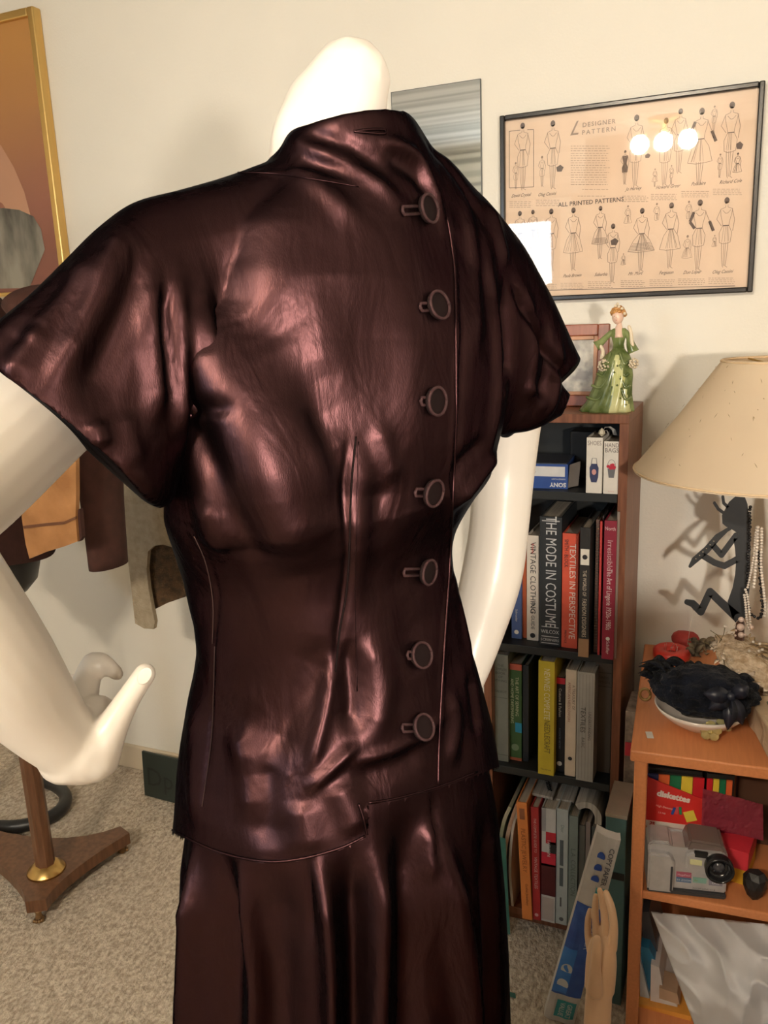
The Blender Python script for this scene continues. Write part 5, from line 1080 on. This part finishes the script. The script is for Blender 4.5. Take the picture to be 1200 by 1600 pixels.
bm = bmesh.new(); p = Vector(atZ(1178, 1402, SZ)); 
bmesh.ops.create_icosphere(bm, subdivisions=2, radius=1)
for v in bm.verts: v.co = Vector((p.x + v.co.x * .021 * (1 + .3 * v.co.z), p.y + v.co.y * .02, SZ + .027 + max(-1, min(1, v.co.z * 1.25)) * .026))
tag(obj('lens_cap_pouch', bm, BLACKM), 'small angular black pouch on the shelf right of the camera', 'pouch')
# dark bag and pale papers further right on the shelf
bm = bmesh.new(); box(bm, (-.03, 0, 0), (.12, .10, .10), 0, .02, Matrix.Translation((.13, 1.55, SZ + .0004))); tag(obj('camera_bag', bm, BLACKM), 'black camera bag at the right end of the side table shelf', 'bag')
bm = bmesh.new(); box(bm, (0, 0, 0), (.14, .09, .012), 0, .001, Matrix.Translation((.020, 1.60, SZ + .205)) @ Matrix.Rotation(.35, 4, 'Y')); tag(obj('carton_lid', bm, cm((.52, .42, .38))), 'tilted pale pinkish carton lid tucked under the table top', 'lid')
bm = bmesh.new(); box(bm, (0, 0, 0), (.15, .09, .18), 0, .004, Matrix.Translation((.03, 1.62, SZ + .0004))); tag(obj('brown_carton', bm, cm((.10, .045, .025))), 'dark brown carton behind the diskette box', 'box')

# lower shelf: white cloth, folders, papers
LZ = .063
M_CLOTH = mat('white_cotton', (.88, .88, .90), .8)
NU, NV = 90, 70
def cl(u, v):
    # outline follows a bulging bundle of cloth hanging out of the shelf
    left = 1017 + 98 * v; px = left + (1290 - left) * u; py = 1424 + 30 * u + (1680 - 1424) * v
    bul = math.sin(math.pi * min(1, .12 + v * .8)) * (.07 + .12 * math.sin(math.pi * min(1, u * .9 + .05)))
    q_ = Vector((u * 3.2 - v * 1.6, v * 2.2 + u * .8, 0)); f = (1 - abs(noise.noise(q_ * 1.4)) * 2) * .026 + noise.noise(q_ * 3 + Vector((4, 0, 0))) * .008
    return Vector(atY(px, py, 1.48 - bul - f - .03 * v))
bm = bmesh.new(); g = [[bm.verts.new(cl(i / NU, j / NV)) for i in range(NU + 1)] for j in range(NV + 1)]
for j in range(NV):
    for i in range(NU): bm.faces.new((g[j][i], g[j][i + 1], g[j + 1][i + 1], g[j + 1][i]))
back = [[v_.co + Vector((0, .10, 0)) for v_ in g[j]] for j in (0, NV)]
bmesh.ops.solidify(bm, geom=bm.faces[:], thickness=.01)
tag(obj('cotton_cloth', bm, M_CLOTH, smooth=True), 'bundled white cotton cloth bulging out of the lowest shelf of the side table', 'cloth')
def sheetbox(px4, y, d, m, name, label, cat, group=None):
    bm = bmesh.new(); a = [bm.verts.new(atY(px, py, y)) for px, py in px4]; b_ = [bm.verts.new(Vector(atY(px, py, y)) + Vector((.0, d, 0))) for px, py in px4]; n = len(a)
    bm.faces.new(a); bm.faces.new(b_[::-1]); [bm.faces.new((a[i], b_[i], b_[(i + 1) % n], a[(i + 1) % n])) for i in range(n)]
    return tag(obj(name, bm, m), label, cat, group)
sheetbox([(1003, 1425), (1014, 1425), (1030, 1500), (1046, 1590), (1038, 1590), (1004, 1480)], 1.50, .12, cm((.07, .07, .085), .3), 'grey_folder', 'dark grey plastic folder leaning behind the white cloth', 'folder')
sheetbox([(1001, 1478), (1014, 1482), (1030, 1512), (1018, 1508), (1014, 1562), (1004, 1540)], 1.475, .10, cm((.03, .22, .42), .35), 'blue_folder', 'bright blue card folder standing in the lowest shelf of the side table', 'folder')
sheetbox([(1000, 1500), (1015, 1560), (1017, 1574), (1000, 1570)], 1.465, .10, cm((.60, .66, .72)), 'paper_sheet', 'pale blue white sheet in front of the blue folder', 'paper')
sheetbox([(1017, 1506), (1030, 1512), (1036, 1545), (1050, 1560), (1070, 1592), (1016, 1584)], 1.46, .10, cm((.66, .62, .62)), 'paper_stack', 'white papers beside the blue folder under the white cloth', 'paper')
sheetbox([(996, 1568), (1080, 1588), (1080, 1600), (996, 1582)], 1.445, .13, cm((.68, .30, .05)), 'orange_folder', 'orange card folder lying flat beneath the white papers', 'folder')
sheetbox([(1030, 1543), (1058, 1553), (1062, 1570), (1030, 1560)], 1.452, .05, cm((.45, .30, .20)), 'envelope_bundle', 'small bundle of brown envelopes on the white papers', 'envelopes')
sheetbox([(996, 1584), (1090, 1602), (1090, 1650), (996, 1640)], 1.446, .12, cm((.62, .34, .16)), 'cardboard_file', 'tan cardboard file beneath the orange folder', 'file')

# teal carton between bookcase and table
bm = bmesh.new(); box(bm, (-.205, 1.50, .0004), (-.165, 1.62, .44), 0, .002)
tc_ = obj('teal_carton', bm, cm((.075, .17, .18))); tag(tc_, 'narrow teal box standing on the floor between bookcase and side table', 'box')
bm = bmesh.new(); box(bm, (-.206, 1.499, .438), (-.164, 1.621, .447)); obj('pale_rim', bm, cm((.36, .30, .24)), tc_)
bm = bmesh.new(); box(bm, (-.192, 1.498, .30), (-.166, 1.5, .315)); obj('black_label', bm, BLACKM, tc_)
bm = bmesh.new(); box(bm, (-.190, 1.64, .0004), (-.165, 1.74, .60), 0, .002); tag(obj('patterned_roll_box', bm, noisy('patterned_card', (.12, .09, .07), (.30, .24, .2), 60, .6)), 'tall narrow brown patterned box behind the teal one', 'box')
bm = bmesh.new(); box(bm, (-.1885, 1.637, .50), (-.166, 1.6395, .53)); 
tag(obj('red_sticker', bm, cm((.5, .03, .05))), 'red sticker on the tall narrow brown box', 'sticker')

# copy paper wrapper leaning on the bookcase
pw = [atZ(850, 1587, .004), atZ(897, 1601, .004)]
topc = [atD(933, 1299, 1.475), atD(970, 1313, 1.455)]
def wr(u, v, off=0.0):
    p = Vector(pw[0]) * (1 - u) * (1 - v) + Vector(pw[1]) * u * (1 - v) + Vector(topc[0]) * (1 - u) * v + Vector(topc[1]) * u * v
    n = (Vector(pw[1]) - Vector(pw[0])).cross(Vector(topc[0]) - Vector(pw[0])).normalized()
    n = n if n.y < 0 else -n
    return p + n * (off + .004 * (1 - (2 * u - 1) ** 2) + .003 * noise.noise(Vector((u * 3, v * 9, 0))))
wp = empty('copy_paper_wrapper', (Vector(pw[0]) + Vector(pw[1])) / 2, 'flattened white and blue COPY PAPER wrapper leaning against the bookcase', 'wrapper')
def wpatch(name, poly, off, m, n=1):
    bm = bmesh.new(); bm.faces.new([bm.verts.new((u, v, 0)) for u, v in poly])
    bmesh.ops.subdivide_edges(bm, edges=bm.edges[:], cuts=6, use_grid_fill=True); bmesh.ops.triangulate(bm, faces=bm.faces[:])
    for v in bm.verts: v.co = wr(v.co.x, v.co.y, off)
    return obj(name, bm, m, wp, normals=False)
bm = bmesh.new(); g = [[bm.verts.new(wr(i / 10, j / 60)) for i in range(11)] for j in range(61)]; g2 = [[bm.verts.new(wr(i / 10, j / 60) + Vector((-.004, .022, 0))) for i in range(11)] for j in range(61)]
for G_ in (g, g2):
    for j in range(60):
        for i in range(10): bm.faces.new((G_[j][i], G_[j][i + 1], G_[j + 1][i + 1], G_[j + 1][i]))
for j in range(60):
    bm.faces.new((g[j][0], g[j + 1][0], g2[j + 1][0], g2[j][0])); bm.faces.new((g[j][10], g[j + 1][10], g2[j + 1][10], g2[j][10]))
for i in range(10): bm.faces.new((g[0][i], g[0][i + 1], g2[0][i + 1], g2[0][i])); bm.faces.new((g[60][i], g[60][i + 1], g2[60][i + 1], g2[60][i]))
obj('sleeve', bm, noisy('wrapper_paper', (.46, .45, .44), (.56, .55, .54), 20, .35), wp)
M_BLUEW = noisy('wrapper_blue', (.02, .07, .33), (.035, .11, .42), 25, .35)
def grid_patch(name, u0, u1, v0, v1, off, m, edge=None):
    bm = bmesh.new(); N_ = 10; g = [[bm.verts.new(wr(u0 + (u1 - u0) * i / N_, v0 + (v1 - v0) * j / 40 + (edge(i / N_) if edge and j == 40 else 0), off)) for i in range(N_ + 1)] for j in range(41)]
    for j in range(40):
        for i in range(N_): bm.faces.new((g[j][i], g[j][i + 1], g[j + 1][i + 1], g[j + 1][i]))
    return obj(name, bm, m, wp, normals=False)
grid_patch('blue_panel', .0, 1, .16, .66, .0006, M_BLUEW); grid_patch('bright_blue_panel', .0, .5, .17, .42, .0010, cm((.04, .20, .62), .35))
grid_patch('teal_panel', .28, .92, .03, .13, .0010, cm((.03, .32, .36), .35)); grid_patch('teal_panel', .55, .95, .70, .76, .0010, cm((.03, .32, .36), .35))
def uvshape(name, cu, cv, ru, rv_, m, off=.0014, cut=True):
    bm = bmesh.new(); n = 16; pts = [(cu + ru * math.cos(t), cv + rv_ * max(-.35 if cut else -1, math.sin(t))) for t in [2 * math.pi * k / n for k in range(n)]]
    bm.faces.new([bm.verts.new(wr(u, v, off)) for u, v in pts]); return obj(name, bm, m, wp, normals=False)
for v_ in (.795, .85, .905): uvshape('blue_drop', .42, v_, .16, .022, cm((.02, .08, .40)))
for v_ in (.22, .305): uvshape('white_drop', .30, v_, .20, .032, cm((.55, .58, .62)))
def wtext(s, cu, cv, size, m, sx=1.0):
    b_ = text_bm(s, size, bold=.0004)
    e_u = (Vector(pw[1]) - Vector(pw[0])); e_v = (Vector(topc[0]) - Vector(pw[0]))
    for v in b_.verts:   # reads from the top downwards
        u = cu + (v.co.z) / e_u.length; vv = cv - v.co.x / e_v.length; v.co = wr(u, vv, .0022)
    obj('lettering', b_, m, wp, normals=False)
wtext('COPY PAPER', .76, .87, .017, cm((.10, .10, .12))); wtext('PAPER', .78, .50, .022, cm((.45, .52, .70))); wtext('GREAT', .72, .08, .014, cm((.5, .6, .62))); wtext('VALUE', .48, .08, .014, cm((.5, .6, .62)))

# display hand standing in front of the wrapper
M_SKIN2 = mat('flesh_enamel', (.62, .40, .24), .35)
ha = []
D0 = 1.34
def hd(*a): return [atD(x, y, D) for x, y, D in a]
ha.append((hd((926, 1760, 1.42), (932, 1650, 1.38), (934, 1585, 1.35), (937, 1540, 1.34)), [.025, .0235, .0215, .0205]))
ha.append((hd((940, 1545, 1.34), (946, 1505, 1.335), (949, 1475, 1.335)), [.0205, .0180, .0125]))
ha.append((hd((930, 1540, 1.335), (930, 1500, 1.34), (933, 1475, 1.345)), [.017, .0145, .0120]))
ha.append((hd((955, 1482, 1.33), (959, 1450, 1.320), (955, 1418, 1.325), (947, 1395, 1.335)), [.0095, .0070, .0066, .0052]))
ha.append((hd((945, 1478, 1.34), (945, 1440, 1.342), (942, 1410, 1.347), (937, 1391, 1.35)), [.0090, .0066, .0062, .0048]))
ha.append((hd((934, 1478, 1.345), (931, 1445, 1.352), (930, 1420, 1.357), (931, 1400, 1.36)), [.0085, .0062, .0058, .0045]))
ha.append((hd((925, 1490, 1.35), (919, 1462, 1.36), (919, 1438, 1.365), (922, 1422, 1.365)), [.0080, .0060, .0055, .0042]))
ha.append((hd((930, 1548, 1.325), (930, 1515, 1.312), (932, 1486, 1.305), (933, 1467, 1.305)), [.013, .0092, .0082, .0062]))
hnd = skin_body(ha, 'display_hand', M_SKIN2, None, .0017, 3); tag(hnd, 'flesh coloured mannequin hand standing upright, fingers up, before the copy paper wrapper', 'mannequin hand')

# ------------------------------------------------------------------ dress form on a wooden stand, left
sx, sy = -1.585, 1.354
df = empty('dress_form', (sx, sy, 0), 'dress form on a three footed wooden stand with a brass collar, at the left', 'dress form')
M_WALN = noisy('stand_walnut', (.10, .042, .018), (.17, .075, .035), 18, .35, 0, None, (5, 5, .6))
FT = [Vector(atZ(58, 1425, .03)), Vector(atZ(197, 1312, .03)), Vector(atZ(-62, 1305, .03))]
for f_ in FT: f_.z = 0
C0 = Vector((sx, sy, 0))
outl = []
for k in range(3):
    a = FT[k] - C0; b_ = FT[(k + 1) % 3] - C0; ua = a.normalized(); pa = Vector((-ua.y, ua.x, 0)); ub = b_.normalized(); pb = Vector((-ub.y, ub.x, 0))
    s = 1 if pa.dot(b_) > 0 else -1
    p0 = a + pa * .024 * s; p3 = b_ - pb * .024 * (1 if pb.dot(a) < 0 else -1); mid = (ua + ub) * .055
    outl += [a - pa * .024 * s] if False else []
    for t in range(9):
        t /= 8; outl.append(p0 * (1 - t) ** 2 + mid * 2 * t * (1 - t) + p3 * t * t)
bm = bmesh.new(); top = [bm.verts.new(C0 + v + Vector((0, 0, .062))) for v in outl]; bot = [bm.verts.new(C0 + v + Vector((0, 0, .030))) for v in outl]
n = len(top); bm.faces.new(top); bm.faces.new(bot[::-1])
for i in range(n): bm.faces.new((top[i], bot[i], bot[(i + 1) % n], top[(i + 1) % n]))
obj('tripod_base', bm, M_WALN, df)
for f_ in FT:
    bm = bmesh.new(); c = C0 + (f_ - C0) * .93; lathe(bm, [(.001, .030), (.010, .030), (.007, .022), (.008, .012), (.013, .006), (.010, .0005), (.001, .0005)], c, 16)
    for k in range(4):
        a = math.atan2((f_ - C0).y, (f_ - C0).x) + (k - 1.5) * .5; bmesh.ops.create_icosphere(bm, subdivisions=2, radius=.005, matrix=Matrix.Translation(c + Vector((.013 * math.cos(a), .013 * math.sin(a), .006))))
    obj('claw_foot', bm, mat('dark_brass', (.25, .15, .07), .35, .8), df, smooth=True)
bm = bmesh.new(); lathe(bm, [(.001, .062), (.048, .062), (.046, .067), (.036, .074), (.030, .082), (.001, .084)], (sx, sy, 0), 40); obj('brass_collar', bm, M_BRASS, df, smooth=True)
bm = bmesh.new(); loft(bm, [[(sx + r * math.cos(math.pi / 4 * k + .2), sy + r * math.sin(math.pi / 4 * k + .2), z) for k in range(8)] for r, z in ((.024, .08), (.0235, .60), (.021, .61))]); obj('post', bm, M_WALN, df)
bm = bmesh.new(); tube(bm, [(sx, sy, .60), (sx, sy - .0, .86)], .0085, 16); obj('chrome_rod', bm, mat('worn_chrome', (.30, .28, .25), .28, .9), df, smooth=True)
bm = bmesh.new(); rings = []
for z, a, b_ in ((.74, .018, .015), (.78, .030, .026), (.81, .085, .06), (.84, .115, .08), (.90, .135, .09), (.98, .155, .11), (1.10, .135, .095), (1.22, .14, .10), (1.34, .165, .115), (1.44, .16, .09), (1.50, .08, .06), (1.54, .05, .05)):
    rings.append([(sx - .05 + a * math.cos(t), sy + .02 + b_ * math.sin(t), z) for t in [2 * math.pi * k / 40 for k in range(40)]])
loft(bm, rings); obj('torso', bm, BLACKM, df, smooth=True)
# brown suede jacket with tan panel on the dress form
M_SUEDE = noisy('dark_brown_suede', (.045, .014, .009), (.062, .020, .013), 40, .9); M_TAN = noisy('tan_leather', (.28, .12, .035), (.42, .20, .07), 12, .6, .2, 60)
bj = empty('suede_jacket', (sx, sy, .90), 'dark brown suede jacket with a tan leather panel worn by the dress form', 'jacket')
bm = bmesh.new(); rings = []
for z, a, b_ in ((.905, .178, .125), (.98, .172, .124), (1.10, .160, .115), (1.22, .165, .12), (1.34, .185, .13), (1.44, .185, .11), (1.49, .13, .08), (1.515, .075, .065)):
    rings.append([(sx - .055 + a * math.cos(t) * (1 + .03 * math.sin(5 * t + z * 9)), sy + .02 + b_ * math.sin(t), z) for t in [2 * math.pi * k / 48 for k in range(48)]])
loft(bm, rings, cap=False); bmesh.ops.solidify(bm, geom=bm.faces[:], thickness=.004); obj('bodice', bm, M_SUEDE, bj, smooth=True)
SLV = ((atY(60, 470, 1.36), .085), (atY(120, 560, 1.345), .075), (atY(150, 680, 1.335), .062), (atY(160, 780, 1.33), .052), (atY(170, 884, 1.33), .048))
bm = bmesh.new(); tube(bm, [v[:3] for v in catmull([np.append(p, r) for p, r in SLV], 5)], [float(v[3]) for v in catmull([np.append(p, r) for p, r in SLV], 5)], 28, flat=.55); obj('sleeve', bm, M_SUEDE, bj, smooth=True)
def panel(name, px, y, d, m, par, wav=.0):
    bm = bmesh.new(); a = [bm.verts.new(atY(x, yy_, y)) for x, yy_ in px]; b_ = [bm.verts.new(Vector(atY(x, yy_, y)) + Vector((0, d, 0))) for x, yy_ in px]; n = len(a)
    bm.faces.new(a); bm.faces.new(b_[::-1]); [bm.faces.new((a[i], b_[i], b_[(i + 1) % n], a[(i + 1) % n])) for i in range(n)]
    return obj(name, bm, m, par)
panel('tan_panel', [(34, 810), (30, 700), (118, 690), (119, 770), (118, 808), (121, 846), (100, 854), (70, 863), (46, 873), (40, 850)], 1.212, .010, M_TAN, bj)
panel('tan_hem_fold', [(36, 822), (60, 819), (100, 815), (118, 807), (118, 811), (100, 819), (60, 823), (37, 826)], 1.209, .004, mat('dark_stitch', (.13, .05, .02), .8), bj)
panel('dark_edge', [(117, 800), (124, 795), (128, 840), (124, 846), (119, 846)], 1.218, .010, M_SUEDE, bj)
# beige hide vest hanging on the wall side
M_FELT = noisy('beige_hide', (.34, .28, .19), (.42, .35, .25), 50, .95, .4, 220)
vy = 1.62
bv = empty('hide_vest', (atY(250, 900, vy)[0], vy, .66), 'beige hide vest with dark brown fur lining hanging left of the suit', 'vest')
VO = [(175, 700), (330, 700), (330, 1000), (318, 998), (315, 960), (311, 925), (303, 895), (290, 872), (272, 856), (255, 851), (240, 853), (231, 862), (229, 890), (232, 920), (238, 952), (242, 972), (240, 983), (225, 982), (211, 974), (205, 920), (196, 840)]
panel('front', VO, vy, .012, M_FELT, bv)
panel('lining', [(222, 800), (312, 800), (306, 880), (304, 928), (285, 934), (262, 942), (238, 954), (226, 900)], vy + .03, .012, noisy('dark_fur', (.06, .035, .015), (.12, .065, .028), 60, .95, .6, 240), bv)
panel('edge_binding', [(303, 893), (306, 893), (313, 928), (317, 1000), (313, 1000), (309, 928)], vy - .004, .006, mat('tan_cord', (.30, .20, .08), .6), bv)
bm = bmesh.new(); tube(bm, [atY(250, 690, vy + .02), atY(250, 640, vy + .03), (atY(250, 640, vy)[0], YW, atY(250, 620, vy)[2])], .004, 8); obj('hanger_hook', bm, M_BRASS, bv)
# black ring base of another stand
bm = bmesh.new(); c = Vector(atZ(10, 1262, .02)); tube(bm, [(c.x + .17 * math.cos(t), c.y + .03 + .12 * math.sin(t), .021) for t in [math.pi * (-.75 + k / 14) for k in range(20)]], .019, 12)
tube(bm, [(c.x - .10, c.y + .02, .02), (c.x - .10, c.y + .02, .30)], .014, 10); tag(obj('black_stand_base', bm, BLACKM, smooth=True), 'curved black tubular stand base on the carpet behind the wooden tripod', 'stand')
# dark green board on the floor behind the suit
bm = bmesh.new(); pB = Vector(atZ(226, 1243, .0)); pT = Vector(atY(231, 1175, pB.y + .012)); e = Vector((.20, -.012, 0)); hgt = pT.z
Mx = Matrix.Translation((pB.x, pB.y, .0005)) @ Matrix.Rotation(-.03, 4, 'Z') @ Matrix.Rotation(-.06, 4, 'X')
sgn = empty('shop_sign', pB, 'small dark green sign board leaning on the baseboard behind the suit', 'sign')
box(bm, (0, 0, 0), (.20, .008, hgt), 0, .001, Mx); obj('board', bm, cm((.022, .032, .026)), sgn)
q_ = text_bm('Dp', .085, ax='LEFT'); bmesh.ops.transform(q_, matrix=Mx @ Matrix.Translation((.012, -.0005, hgt * .45)), verts=q_.verts); obj('lettering', q_, cm((.010, .013, .011)), sgn, normals=False)
